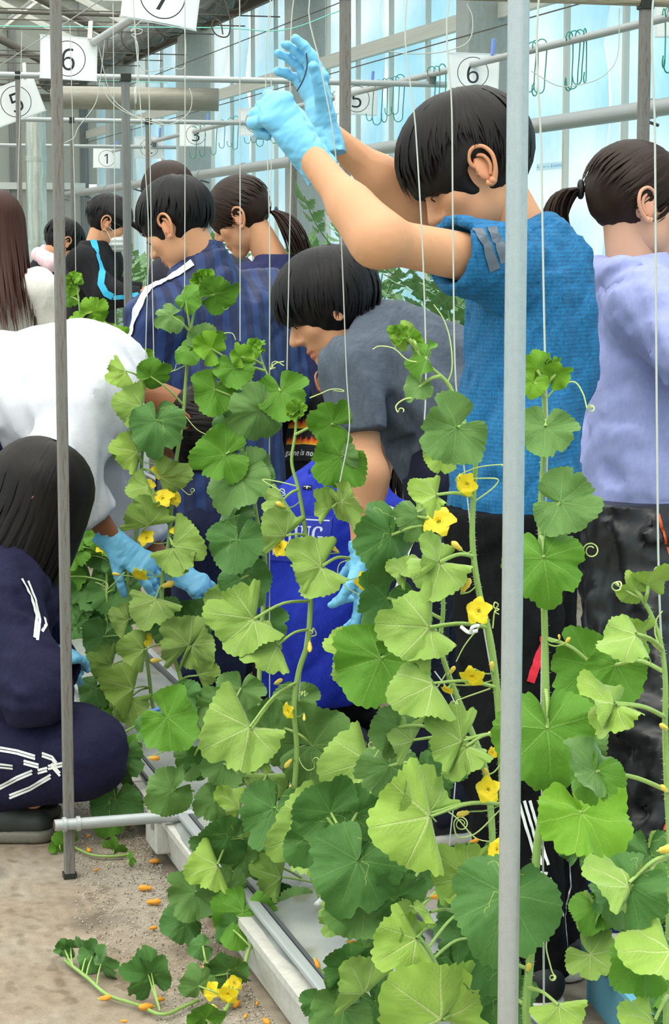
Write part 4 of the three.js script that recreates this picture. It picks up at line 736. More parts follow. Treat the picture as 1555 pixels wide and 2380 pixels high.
// ================================================================ people: distance fields meshed into continuous skins and garments
const tmpA = V(0, 0, 0);
class Field {
  constructor(k = .03) { this.prims = []; this.cuts = []; this.k = k; this.disp = null; }
  cap(a, b, r1, r2 = r1, o = {}) { this.prims.push({ t: 0, a, b, r1, r2, ab: b.clone().sub(a), L: Math.max(1e-9, b.distanceToSquared(a)), n: o.n, q: o.q || 1, k: o.k ?? this.k, sub: o.sub }); return this; }
  ell(c, r, B, o = {}) { this.prims.push({ t: 1, c, r, B, k: o.k ?? this.k, sub: o.sub }); return this; }
  cut(p, n, R = 9) { this.cuts.push({ p, n: n.clone().normalize(), R }); return this; }
  one(P, x, y, z) {
    if (P.t === 0) {
      const ax = x - P.a.x, ay = y - P.a.y, az = z - P.a.z, t = clamp((ax * P.ab.x + ay * P.ab.y + az * P.ab.z) / P.L);
      const ox = ax - P.ab.x * t, oy = ay - P.ab.y * t, oz = az - P.ab.z * t, r = P.r1 + (P.r2 - P.r1) * t;
      let s = ox * ox + oy * oy + oz * oz;
      if (P.n) { const w = ox * P.n.x + oy * P.n.y + oz * P.n.z; s += w * w * (1 / (P.q * P.q) - 1); return (Math.sqrt(s) - r) * (P.q < 1 ? .5 + .5 * P.q : 1); }
      return Math.sqrt(s) - r;
    }
    const dx = x - P.c.x, dy = y - P.c.y, dz = z - P.c.z, [X, Y, Z] = P.B;
    const u = (dx * X.x + dy * X.y + dz * X.z) / P.r[0], v = (dx * Y.x + dy * Y.y + dz * Y.z) / P.r[1], w = (dx * Z.x + dy * Z.y + dz * Z.z) / P.r[2];
    const k0 = Math.hypot(u, v, w), k1 = Math.hypot(u / P.r[0], v / P.r[1], w / P.r[2]);
    return k1 > 1e-9 ? k0 * (k0 - 1) / k1 : -Math.min(...P.r);
  }
  static mix(d, e, k, sub) {
    if (sub) { e = -e; const h = Math.max(k - Math.abs(d - e), 0) / k; return Math.max(d, e) + h * h * k * .25; }
    const h = Math.max(k - Math.abs(d - e), 0) / k; return Math.min(d, e) - h * h * k * .25;
  }
  finish(d, x, y, z) {
    if (this.disp && Math.abs(d) < .06) d += this.disp(x, y, z);
    for (const c of this.cuts) { const dx = x - c.p.x, dy = y - c.p.y, dz = z - c.p.z; if (dx * dx + dy * dy + dz * dz < c.R * c.R) d = Math.max(d, dx * c.n.x + dy * c.n.y + dz * c.n.z); }
    return d;
  }
  at(p) { let d = 1; for (const P of this.prims) if (!P.sub) d = Field.mix(d, this.one(P, p.x, p.y, p.z), P.k); for (const P of this.prims) if (P.sub) d = Field.mix(d, this.one(P, p.x, p.y, p.z), P.k, true); return this.finish(d, p.x, p.y, p.z); }
  normal(p) { const e = .004, g = (x, y, z) => this.at(V(p.x + x, p.y + y, p.z + z)); return V(g(e, 0, 0) - g(-e, 0, 0), g(0, e, 0) - g(0, -e, 0), g(0, 0, e) - g(0, 0, -e)).normalize(); }
  bounds(P) {
    if (P.t === 0) { const r = Math.max(P.r1, P.r2); return [Math.min(P.a.x, P.b.x) - r, Math.min(P.a.y, P.b.y) - r, Math.min(P.a.z, P.b.z) - r, Math.max(P.a.x, P.b.x) + r, Math.max(P.a.y, P.b.y) + r, Math.max(P.a.z, P.b.z) + r]; }
    const r = Math.max(...P.r); return [P.c.x - r, P.c.y - r, P.c.z - r, P.c.x + r, P.c.y + r, P.c.z + r];
  }
  mesh(cell, uvFn, colFn) {
    const lo = [9e9, 9e9, 9e9], hi = [-9e9, -9e9, -9e9];
    for (const P of this.prims) if (!P.sub) { const b = this.bounds(P); for (let i = 0; i < 3; i++) { lo[i] = Math.min(lo[i], b[i]); hi[i] = Math.max(hi[i], b[i + 3]); } }
    const pad = cell * 3 + .012, n = [0, 1, 2].map(i => { lo[i] -= pad; hi[i] += pad; return Math.ceil((hi[i] - lo[i]) / cell) + 1; }), [nx, ny, nz_] = n;
    const f = new Float32Array(nx * ny * nz_).fill(1);
    for (const sub of [false, true]) for (const P of this.prims) if (!!P.sub === sub) {
      const b = this.bounds(P), m = P.k + cell * 3 + .02, i0 = [0, 1, 2].map(i => Math.max(0, Math.floor((b[i] - m - lo[i]) / cell))), i1 = [0, 1, 2].map(i => Math.min(n[i] - 1, Math.ceil((b[i + 3] + m - lo[i]) / cell)));
      for (let z = i0[2]; z <= i1[2]; z++) for (let y = i0[1]; y <= i1[1]; y++) { let o = (z * ny + y) * nx + i0[0]; for (let x = i0[0]; x <= i1[0]; x++, o++) f[o] = Field.mix(f[o], this.one(P, lo[0] + x * cell, lo[1] + y * cell, lo[2] + z * cell), P.k, sub); }
    }
    if (this.disp || this.cuts.length) for (let z = 0, o = 0; z < nz_; z++) for (let y = 0; y < ny; y++) for (let x = 0; x < nx; x++, o++) if (f[o] < .06) f[o] = this.finish(f[o], lo[0] + x * cell, lo[1] + y * cell, lo[2] + z * cell);
    const vid = new Int32Array(nx * ny * nz_).fill(-1), pos = [], idx = [], sx = 1, sy = nx, sz = nx * ny;
    const corner = [0, sx, sy, sx + sy, sz, sx + sz, sy + sz, sx + sy + sz], edges = [[0, 1], [2, 3], [4, 5], [6, 7], [0, 2], [1, 3], [4, 6], [5, 7], [0, 4], [1, 5], [2, 6], [3, 7]];
    for (let z = 0; z < nz_ - 1; z++) for (let y = 0; y < ny - 1; y++) for (let x = 0; x < nx - 1; x++) {
      const o = x + y * sy + z * sz; let neg = 0; for (let c = 0; c < 8; c++) if (f[o + corner[c]] < 0) neg++;
      if (!neg || neg === 8) continue;
      let px = 0, py = 0, pz = 0, m = 0;
      for (const [a, b] of edges) { const fa = f[o + corner[a]], fb = f[o + corner[b]]; if ((fa < 0) === (fb < 0)) continue; const t = fa / (fa - fb); px += (a & 1) + ((b & 1) - (a & 1)) * t; py += (a >> 1 & 1) + ((b >> 1 & 1) - (a >> 1 & 1)) * t; pz += (a >> 2) + ((b >> 2) - (a >> 2)) * t; m++; }
      vid[o] = pos.length / 3; pos.push(lo[0] + (x + px / m) * cell, lo[1] + (y + py / m) * cell, lo[2] + (z + pz / m) * cell);
    }
    const quad = (a, b, c, d, flip) => { if (a < 0 || b < 0 || c < 0 || d < 0) return; flip ? idx.push(a, c, b, a, d, c) : idx.push(a, b, c, a, c, d); };
    for (let z = 1; z < nz_ - 1; z++) for (let y = 1; y < ny - 1; y++) for (let x = 1; x < nx - 1; x++) {
      const o = x + y * sy + z * sz, s0 = f[o] < 0;
      if (s0 !== f[o + sx] < 0) quad(vid[o - sy - sz], vid[o - sz], vid[o], vid[o - sy], !s0);
      if (s0 !== f[o + sy] < 0) quad(vid[o - sx - sz], vid[o - sx], vid[o], vid[o - sz], !s0);
      if (s0 !== f[o + sz] < 0) quad(vid[o - sx - sy], vid[o - sy], vid[o], vid[o - sx], !s0);
    }
    const g = new THREE.BufferGeometry(); g.setAttribute('position', new THREE.Float32BufferAttribute(pos, 3)); g.setIndex(idx); g.computeVertexNormals();
    const uv = new Float32Array(pos.length / 3 * 2), col = colFn ? new Float32Array(pos.length) : null, p = V(0, 0, 0);
    for (let i = 0; i < pos.length / 3; i++) { p.fromArray(pos, i * 3); const q = uvFn ? uvFn(p) : [(p.x * .8 + p.z) / .35, (p.y + p.x * .15) / .35]; uv[i * 2] = q[0]; uv[i * 2 + 1] = q[1]; if (col) { const c = colFn(p); col[i * 3] = c[0]; col[i * 3 + 1] = c[1]; col[i * 3 + 2] = c[2]; } }
    g.setAttribute('uv', new THREE.BufferAttribute(uv, 2)); if (col) g.setAttribute('color', new THREE.BufferAttribute(col, 3));
    return g;
  }
}
const img = (r, u, away) => RIGHT.clone().multiplyScalar(r).addScaledVector(UPV, u).addScaledVector(FWD, away || 0).normalize();
function frame(f, u) { f = f.clone().normalize(); u = u.clone().addScaledVector(f, -u.dot(f)).normalize(); return { f, u, s: new THREE.Vector3().crossVectors(u, f) }; } // s: the person's own left
const P3 = (c, B, x, y, z) => c.clone().addScaledVector(B.s, x).addScaledVector(B.u, y).addScaledVector(B.f, z);

// ---- skin and hair
const skinMat = (tone) => new THREE.MeshPhysicalMaterial({ color: tone, vertexColors: true, roughness: .58, sheen: .15, sheenRoughness: .5 });
const SKIN = { warm: skinMat(0xd49a72), tan: skinMat(0xbd8059), brown: skinMat(0x965c3a), pale: skinMat(0xdca98c) };
const hairMat = c => new THREE.MeshPhysicalMaterial({ color: c, roughness: .46, specularIntensity: .42, side: THREE.DoubleSide });
const HAIR = { black: hairMat(0x1a1513), brown: hairMat(0x2c1d16), jet: hairMat(0x151213), auburn: hairMat(0x3a1b12) };
const gloveMat = phys(0x74c0e6, { roughness: .42, clearcoat: .15, clearcoatRoughness: .5 });
const eyeDark = mat(0x17110e, { roughness: .3 }), eyeWhite = mat(0xe4ddd6, { roughness: .3 });

function headField(c, B, h = 1) {
  const F = new Field(.018 * h), L = (x, y, z) => P3(c, B, x * h, y * h, z * h), bs = [B.s, B.u, B.f], E = (x, y, z, rx, ry, rz, o) => F.ell(L(x, y, z), [rx * h, ry * h, rz * h], bs, o);
  E(0, .03, -.012, .074, .09, .094); E(0, -.03, .028, .056, .072, .058); E(0, -.055, .012, .05, .045, .055);
  F.cap(L(0, -.098, .055), L(0, -.09, .06), .02 * h, .02 * h);
  E(0, .028, .066, .05, .022, .024); for (const s of [1, -1]) { E(.036 * s, -.018, .054, .026, .024, .022); E(.03 * s, .008, .093, .016, .01, .012, { sub: true, k: .008 }); E(.012 * s, -.03, .088, .01, .008, .01, { k: .008 }); }
  F.cap(L(0, .016, .082), L(0, -.024, .104), .008 * h, .0115 * h, { k: .012 });
  E(0, -.058, .078, .023, .0065, .012, { k: .006 }); E(0, -.071, .075, .019, .0065, .0115, { k: .006 }); E(0, -.0645, .094, .024, .0016, .01, { sub: true, k: .004 });
  for (const s of [1, -1]) {
    const eb = [img(0, 1, 0), B.u, B.f], up = B.u.clone().applyAxisAngle(B.s, -.2), fz = new THREE.Vector3().crossVectors(B.s, up), bb = [B.s.clone().addScaledVector(B.f, -s * .35).normalize(), up, fz];
    F.ell(L(.077 * s, -.008, -.008), [.0055 * h, .026 * h, .016 * h], bb, { k: .006 });
  }
  return F;
}
function earGeo(c, B, h) { // raised rim, inner fold, lobe and tragus of both ears
  const gs = [];
  for (const s of [1, -1]) {
    const L = (x, y, z) => P3(c, B, x * s * h, (y - .006) * h, (z - .006) * h), rim = [[.078, .002, .008], [.082, .014, .013], [.086, .028, .008], [.09, .034, -.006], [.093, .026, -.02], [.094, .008, -.025], [.091, -.01, -.02], [.086, -.026, -.009], [.081, -.034, .002], [.077, -.028, .009]];
    gs.push(tubeGeo(rim.map(p => L(...p)), t => (.0038 + .0022 * clamp((t - .7) * 4)) * h, 8, 48));
    gs.push(tubeGeo([[.083, .022, -.004], [.087, .012, -.013], [.087, -.006, -.013], [.083, -.02, -.004]].map(p => L(...p)), .0034 * h, 7, 20));
    gs.push(tubeGeo([[.077, -.004, .012], [.081, -.009, .009], [.078, -.016, .01]].map(p => L(...p)), .0042 * h, 7, 10));
    const lobe = new THREE.SphereGeometry(.0075 * h, 12, 10); lobe.translate(...L(.082, -.031, -.001).toArray()); gs.push(lobe);
  }
  const g = merge(gs), n = g.attributes.position.count, col = new Float32Array(n * 3); for (let i = 0; i < n; i++) { col[i * 3] = 1; col[i * 3 + 1] = .9; col[i * 3 + 2] = .87; }
  g.setAttribute('color', new THREE.BufferAttribute(col, 3)); g.setIndex([...Array(n).keys()]); return g;
}
// skin tint in the head's own coordinates: lips and ears a little redder
const faceTint = (c, B, h = 1) => p => { const d = p.clone().sub(c), y = d.dot(B.u) / h, z = d.dot(B.f) / h, x = Math.abs(d.dot(B.s)) / h, n = nz(p.x * 40, p.y * 40, p.z * 40) * .04; const lip = (z > .07 && y < -.05 && y > -.079 && x < .024) ? 1 : 0, ear = x > .076 ? 1 : 0, ch = Math.exp(-Math.pow((x - .04) / .025, 2) - Math.pow((y + .025) / .03, 2)) * (z > .03 ? 1 : 0); return [1 + n - lip * .12, 1 + n - lip * .36 - ear * .12 - ch * .07, 1 + n - lip * .3 - ear * .14 - ch * .07]; };
const plainTint = p => { const n = nz(p.x * 22, p.y * 22, p.z * 22) * .05; return [1 + n, 1 + n * .9, 1 + n * .8]; };
function faceParts(o, c, B, h, lidOpen, browMat) {
  const L = (x, y, z) => P3(c, B, x * h, y * h, z * h);
  for (const s of [1, -1]) {
    if (lidOpen >= 0) { const g = new THREE.SphereGeometry(.0115 * h, 14, 10); const e = part('eye', g, eyeWhite, o); e.position.copy(L(.031 * s, .004, .0745));
    const iris = part('iris', new THREE.SphereGeometry(.0058 * h, 12, 8), eyeDark, e); iris.position.copy(B.f.clone().multiplyScalar(.0072 * h).addScaledVector(B.u, -.002 * h)); }
    part('eyelash', tubeGeo([L(.017 * s, .003 + .003 * lidOpen, .086), L(.027 * s, .008 + .002 * lidOpen, .0895), L(.037 * s, .007, .0865), L(.045 * s, .002, .079)], .0016 * h, 5, 12), eyeDark, o);
    part('eyebrow', tubeGeo([L(.014 * s, .027, .0885), L(.028 * s, .033, .089), L(.042 * s, .032, .0815), L(.052 * s, .026, .071)], t => .0036 * h * Math.sin(Math.PI * (.15 + .8 * t)), 5, 12), browMat, o);
  }
}
// hair: a cap over the skull plus many tapering locks combed from the crown
function hairGeo(c, B, h, o) {
  const L = (x, y, z) => P3(c, B, x * h, y * h, z * h), Rr = o.R || [.09, .1, .108], c0 = L(...(o.c || [0, .034, -.012])), bs = [B.s, B.u, B.f];
  const F = new Field(.012); F.ell(c0, Rr.map(r => r * h * .95), bs);
  F.ell(L(...(o.face || [0, -.068, .1])), (o.faceR || [.085, .098, .085]).map(r => r * h), bs, { sub: true, k: .02 });
  if (o.nape !== undefined) F.cut(L(0, o.nape, 0), B.u.clone().negate());
  for (const s of [1, -1]) if (!o.coverEars) F.ell(L(.085 * s, -.03, .0), [.03 * h, .045 * h, .035 * h], bs, { sub: true, k: .01 });
  F.disp = (x, y, z) => .004 * nz(x * 60, y * 18, z * 60);
  const cap = F.mesh(.006);
  const k = B.u.clone().multiplyScalar((o.crown || [0, 1, -.25])[1]).addScaledVector(B.f, (o.crown || [0, 1, -.25])[2]).addScaledVector(B.s, (o.crown || [0])[0]).normalize();
  const e1 = B.f.clone().addScaledVector(k, -B.f.dot(k)).normalize(), e2 = new THREE.Vector3().crossVectors(k, e1);
  const pos = [], idx = [], down = V(0, -1, 0);
  const N = o.n || 320, seg = 11;
  for (let i = 0; i < N; i++) {
    const phi = (i / N) * Math.PI * 2 * 13.03 % (Math.PI * 2) - Math.PI, fr = rnd();
    const thEnd = o.end(phi) * lerp(.55, 1, Math.sqrt(fr)) * rr(.95, 1.04), tail = (o.tail ? o.tail(phi) : 0) * (fr > .35 ? rr(.75, 1.05) : 0), w = (o.w || .0085) * h * rr(.7, 1.3), lift = 1 + rr(-.02, .035) + (o.puff || 0) * rnd(), sw = rr(-.14, .14);
    const th0 = rr(.02, .35) * (fr < .5 ? 1 : .6);
    let prev = null, pp = null; const base = pos.length / 3;
    for (let j = 0; j <= seg; j++) {
      const t = j / seg, nt = tail > 0 ? Math.min(1, t / .55) : t, th = lerp(th0, thEnd, nt), ph = phi + sw * t * t + .03 * Math.sin(t * 7 + i);
      const dir = k.clone().multiplyScalar(Math.cos(th)).addScaledVector(e1, Math.sin(th) * Math.cos(ph)).addScaledVector(e2, Math.sin(th) * Math.sin(ph));
      const p = c0.clone().addScaledVector(B.s, dir.dot(B.s) * Rr[0] * h * lift).addScaledVector(B.u, dir.dot(B.u) * Rr[1] * h * lift).addScaledVector(B.f, dir.dot(B.f) * Rr[2] * h * lift);
      if (tail > 0 && t > .55) { p.copy(pp); const q = (t - .55) / .45; p.addScaledVector(down, tail / (seg * .45)); if (o.drift) p.addScaledVector(o.drift, tail / (seg * .45) * (.2 + .5 * q)); p.addScaledVector(e2, .003 * Math.sin(q * 5 + i) * h); }
      const tan = prev ? p.clone().sub(pp || p) : e1.clone(); if (tan.lengthSq() < 1e-12) tan.copy(down); tan.normalize();
      const nrm = p.clone().sub(c0).addScaledVector(tan, -p.clone().sub(c0).dot(tan)).normalize(), b = new THREE.Vector3().crossVectors(tan, nrm), ww = w * (t < .15 ? .5 + t / .3 : 1) * (t > .6 ? Math.max(.06, 1 - (t - .6) / .42) : 1);
      pos.push(p.x - b.x * ww, p.y - b.y * ww, p.z - b.z * ww, p.x + nrm.x * ww * .45, p.y + nrm.y * ww * .45, p.z + nrm.z * ww * .45, p.x + b.x * ww, p.y + b.y * ww, p.z + b.z * ww);
      if (j) { const a = base + (j - 1) * 3, d = base + j * 3; idx.push(a, a + 1, d, a + 1, d + 1, d, a + 1, a + 2, d + 1, a + 2, d + 2, d + 1); }
      prev = pp; pp = p.clone(); prev = prev || pp;
    }
  }
  const g = new THREE.BufferGeometry(); g.setAttribute('position', new THREE.Float32BufferAttribute(pos, 3)); g.setAttribute('uv', new THREE.Float32BufferAttribute(new Float32Array(pos.length / 3 * 2), 2)); g.setIndex(idx); g.computeVertexNormals();
  return mergeGeometries([cap, g]);
}
function tailGeo(pts, r, n = 60, flare = 1) { // a bundle of locks along a path
  const curve = new THREE.CatmullRomCurve3(pts), gs = [];
  for (let i = 0; i < n; i++) { const a = rnd() * 6.28, q = Math.sqrt(rnd()), len = rr(.75, 1); const P = []; for (let j = 0; j <= 8; j++) { const t = j / 8 * len, c = curve.getPoint(t), s = r * q * (.45 + Math.sin(Math.min(1, t * 1.4 + .1) * Math.PI * .6) * flare); P.push(c.add(RIGHT.clone().multiplyScalar(Math.cos(a + t) * s)).add(FWD.clone().multiplyScalar(Math.sin(a + t) * s))); } gs.push(tubeGeo(P, t => .0035 * (1 - .8 * t * t), 4, 10)); }
  return merge(gs);
}
// ---- hands
function handPrims(F, w, dir, back, thumbSide, curl, h = 1, thumbCurl = .4, spread = .06) {
  dir = dir.clone().normalize(); back = back.clone().addScaledVector(dir, -back.dot(dir)).normalize(); const side = new THREE.Vector3().crossVectors(dir, back).multiplyScalar(thumbSide); // toward the thumb
  const o = (x, y, z) => w.clone().addScaledVector(side, x * h).addScaledVector(dir, y * h).addScaledVector(back, z * h);
  F.cap(o(0, -.02, 0), o(0, .03, 0), .026 * h, .03 * h, { n: back, q: .8, k: .02 });
  F.cap(o(.004, .03, 0), o(0, .075, .003), .036 * h, .041 * h, { n: back, q: .38, k: .02 });
  F.cap(o(-.03, .085, .003), o(.03, .088, .003), .011 * h, .0125 * h, { k: .012 });
  const len = [.78, .95, 1, .93], xs = [-.031, -.0105, .0105, .031];
  for (let i = 0; i < 4; i++) {
    let p = o(xs[i], .088 - (i === 0 ? .006 : 0), .003), ang = 0, cu = Array.isArray(curl) ? curl[i] : curl, fan = (i - 1.5) * spread;
    for (const [b, l] of [.042, .027, .021].entries()) {
      ang += cu * (b === 0 ? .85 : b === 1 ? 1.1 : .7);
      const d = dir.clone().multiplyScalar(Math.cos(ang)).addScaledVector(back, -Math.sin(ang)).addScaledVector(side, fan * Math.cos(ang)).normalize(), q = p.clone().addScaledVector(d, l * h * len[i]);
      F.cap(p, q, (.0105 - b * .001) * h, (.0098 - b * .001) * h, { k: .004 }); p = q;
    }
  }
  const t0 = o(.024, .018, -.006), d1 = side.clone().multiplyScalar(.62).addScaledVector(dir, .75).addScaledVector(back, -.3).normalize(), t1 = t0.clone().addScaledVector(d1, .042 * h), d2 = d1.clone().lerp(dir.clone().addScaledVector(back, -.6), thumbCurl).normalize(), t2 = t1.clone().addScaledVector(d2, .032 * h), d3 = d2.clone().addScaledVector(back, -thumbCurl).addScaledVector(side, -thumbCurl * .6).normalize(), t3 = t2.clone().addScaledVector(d3, .024 * h);
  F.cap(t0, t1, .016 * h, .0125 * h, { k: .012 }); F.cap(t1, t2, .012 * h, .0105 * h, { k: .004 }); F.cap(t2, t3, .0105 * h, .009 * h, { k: .004 });
}
// cloth creases: stretched noise along a direction, deeper where asked
const creases = (amp, dir, fs = 16, fl = 5) => { const d = dir.clone().normalize(); return (x, y, z) => { const l = x * d.x + y * d.y + z * d.z; const u = x - d.x * l, v = y - d.y * l, w = z - d.z * l; const a = nz(u * fs + d.x * l * fl, v * fs + d.y * l * fl, w * fs + d.z * l * fl), b = nz(u * fs * 1.9 + 7 + d.x * l * fl, v * fs * 1.9 + d.y * l * fl, w * fs * 1.9 + d.z * l * fl); return amp * (1.1 * a + 1.5 * Math.abs(a) - .35 + .7 * (1.6 * Math.abs(b) - .3)); }; };
const sumDisp = (...fs) => (x, y, z) => fs.reduce((a, f) => a + f(x, y, z), 0);
// where a sight line first meets a garment
function hit(F, px, py, d0) { const r = rayOf(px, py).normalize(), o = V(0, EYE, 0); let t = d0 - .5; const p = V(0, 0, 0); for (let i = 0; i < 160; i++) { p.copy(o).addScaledVector(r, t); const d = F.at(p); if (d < .0008) return p.clone(); t += Math.max(.0008, d * .6); if (t > d0 + .9) break; } return null; }
function ribbon(F, pts, d0, width, lift = .0022) { // a flat band sewn along the cloth through the given places
  const P = []; for (let i = 0; i < pts.length - 1; i++) { const n = 10; for (let j = 0; j < n + (i === pts.length - 2 ? 1 : 0); j++) { const t = j / n, q = hit(F, lerp(pts[i][0], pts[i + 1][0], t), lerp(pts[i][1], pts[i + 1][1], t), d0); if (q) P.push(q); } }
  const pos = [], idx = []; if (P.length < 2) return null;
  for (let i = 0; i < P.length; i++) {
    const n = F.normal(P[i]), t = P[Math.min(P.length - 1, i + 1)].clone().sub(P[Math.max(0, i - 1)]).normalize(), b = new THREE.Vector3().crossVectors(t, n).normalize();
    for (const s of [-1, 1]) { const q = P[i].clone().addScaledVector(b, s * width / 2); const dd = F.at(q); q.addScaledVector(n, lift - Math.max(-.01, Math.min(.01, dd))); pos.push(q.x, q.y, q.z); }
    if (i) { const a = i * 2; idx.push(a - 2, a - 1, a, a - 1, a + 1, a); }
  }
  const g = new THREE.BufferGeometry(); g.setAttribute('position', new THREE.Float32BufferAttribute(pos, 3)); g.setAttribute('uv', new THREE.Float32BufferAttribute(new Float32Array(pos.length / 3 * 2), 2)); g.setIndex(idx); g.computeVertexNormals(); return g;
}
function patch(F, px, py, d0, w, h, up, nx = 16, ny = 10) { // a print laid on the cloth
  const c = hit(F, px, py, d0); if (!c) return null; const n = F.normal(c), u = up.clone().addScaledVector(n, -up.dot(n)).normalize(), s = new THREE.Vector3().crossVectors(u, n), pos = [], uv = [], idx = [];
  for (let j = 0; j <= ny; j++) for (let i = 0; i <= nx; i++) {
    const q = c.clone().addScaledVector(s, (i / nx - .5) * w).addScaledVector(u, (j / ny - .5) * h).addScaledVector(n, .08);
    for (let k = 0; k < 60; k++) { const d = F.at(q); if (d < .002) break; q.addScaledVector(n, -Math.max(.001, d * .6)); if (q.clone().sub(c).dot(n) < -.09) break; }
    q.addScaledVector(n, .0012); pos.push(q.x, q.y, q.z); uv.push(i / nx, j / ny);
    if (i && j) { const a = j * (nx + 1) + i; idx.push(a - nx - 2, a - nx - 1, a, a - nx - 2, a, a - 1); }
  }
  const g = new THREE.BufferGeometry(); g.setAttribute('position', new THREE.Float32BufferAttribute(pos, 3)); g.setAttribute('uv', new THREE.Float32BufferAttribute(uv, 2)); g.setIndex(idx); g.computeVertexNormals(); return g;
}
const fabricBump = dataTex(256, 256, (u, v) => { const h = 128 + 60 * Math.sin(u * 2 * Math.PI * 64) * Math.sin(v * 2 * Math.PI * 64) + tileN(u, v, 20, 3) * 60; return [h, h, h]; }, { srgb: false });
const fabric = (rgb, amp = 12, o = {}) => new THREE.MeshPhysicalMaterial({ map: grainTex(rgb, amp, 50, rgb[0] * .13 + 3), bumpMap: fabricBump, bumpScale: .0008, roughness: .85, specularIntensity: .45, sheen: .1, sheenRoughness: .6, ...o });

// ---- one person: skin body, head, hands; garments are added by the caller through J and the returned object
function person(label, J, o = {}) {
  const t = thing('person', label, 'person'); const b = o.b || 1, cell = o.cell || .011;
  const F = new Field(.035), hB = J.head, hc = J.hc, hs = o.hs || 1;
  F.cap(J.hipL, J.hipR, .07 * b, .07 * b, { n: J.bf, q: .85 });
  F.cap(J.P, J.C, .105 * b, .12 * b, { n: J.bf, q: .62 });
  F.cap(J.SL, J.SR, .042 * b, .042 * b); F.cap(J.N, P3(hc, hB, 0, -.03 * hs, -.022 * hs), .052 * b, .05 * b, { k: .025 });
  for (const s of ['L', 'R']) {
    F.cap(J['S' + s], J['E' + s], .046 * b, .038 * b); F.cap(J['E' + s], J['W' + s], .0385 * b, .0255 * b); F.cap(J['E' + s], J['E' + s].clone().lerp(J['W' + s], .35), .04 * b, .036 * b);
    F.cap(J['hip' + s], J['K' + s], .064 * b, .046 * b); F.cap(J['K' + s], J['A' + s], .042 * b, .032 * b); F.cap(J['A' + s], J['T' + s], .034 * b, .026 * b);
  }
  const gs = [F.mesh(cell, null, plainTint)], HF = headField(hc, hB, hs); gs.push(HF.mesh(o.headCell || .0045, null, faceTint(hc, hB, hs))); if (!o.noEars) gs.push(earGeo(hc, hB, hs));
  const hands = {};
  for (const s of ['L', 'R']) { const hd = J['hand' + s] || { dir: J['W' + s].clone().sub(J['E' + s]), back: img(0, .3, -1), curl: .5 }; const H = new Field(.006); handPrims(H, J['W' + s], hd.dir, hd.back, s === 'L' ? 1 : -1, hd.curl ?? .5, (o.handScale || 1) * (hd.glove ? 1.06 : 1), hd.thumb ?? .4, hd.spread ?? .06); hands[s] = H; if (hd.glove) { H.cap(J['W' + s].clone(), J['W' + s].clone().addScaledVector(hd.dir.clone().normalize(), -.055), .03 * b, .0345 * b, { k: .015 }); H.cut(J['W' + s].clone().addScaledVector(hd.dir.clone().normalize(), -.05), hd.dir.clone().negate(), .1); H.disp = creases(.0022, new THREE.Vector3().crossVectors(hd.dir, hd.back), 60, 14); part('glove', H.mesh(o.handCell || .0035), gloveMat, t); } else gs.push(H.mesh(o.handCell || .0045, null, plainTint)); }
  part('body', mergeGeometries(gs), o.skin || SKIN.warm, t);
  if (o.face !== false) faceParts(t, hc, hB, hs, o.lid ?? 0, o.hair || HAIR.black);
  if (o.hairSpec) part('hair', hairGeo(hc, hB, hs, o.hairSpec), o.hair || HAIR.black, t);
  return t;
}
// torso garment
function top(J, inf, o = {}) {
  const F = new Field(o.k ?? .045), b = o.b || 1, q = o.q || .72;
  F.cap(J.P.clone().lerp(J.C, -.05 + (o.hemUp || 0)), J.C, .132 * b + inf, .142 * b + inf * .8, { n: J.bf, q }); F.cap(J.C, J.N.clone().lerp(J.C, .35), .12 * b, .075 * b + inf, { n: J.bf, q });
  F.cap(J.SL, J.SR, .056 * b + inf * .6, .056 * b + inf * .6); F.cap(J.N.clone().lerp(J.C, .12), J.N, .062 * b + inf * .3, .06 * b + inf * .3);
  for (const s of ['L', 'R']) {
    const S = J['S' + s], E = J['E' + s], W = J['W' + s], a = o.arm ?? inf;
    if (o.sleeve === 'short') { const len = o.short || .17, d = E.clone().sub(S).normalize(), e = S.clone().addScaledVector(d, len + .06); F.cap(S, e, .052 * b + a * .7, .047 * b + a); F.cut(S.clone().addScaledVector(d, len), d, .14); const m = S.clone().addScaledVector(d, len - .03); if (o.hollow) F.cap(m, e, .047 * b + a * .35, .046 * b + a * .5, { sub: true, k: .006 }); }
    else { F.cap(S, E, .05 * b + a, .045 * b + a); const d = W.clone().sub(E).normalize(), We = W.clone().addScaledVector(d, -(o.cuff ?? 0) + .02); F.cap(E, We, .044 * b + a, .033 * b + a * .6); F.cut(W.clone().addScaledVector(d, -(o.cuff ?? .0)), d, .13); }
  }
  return F;
}
function bottoms(J, inf, o = {}) {
  const F = new Field(.04), b = o.b || 1;
  F.cap(J.hipL, J.hipR, .102 * b + inf, .102 * b + inf, { n: J.bf, q: .88 }); F.cap(J.P, J.hipL.clone().lerp(J.hipR, .5), .128 * b + inf * .5, .12 * b + inf, { n: J.bf, q: .8 });
  for (const s of ['L', 'R']) { const H = J['hip' + s], K = J['K' + s], A = J['A' + s], d = A.clone().sub(K).normalize(); F.cap(H, K, .084 * b + inf, .06 * b + inf); F.cap(K, A, .058 * b + inf, .046 * b + inf * .8); F.cut(A.clone().addScaledVector(d, o.over ?? .02), d, .13); }
  return F;
}
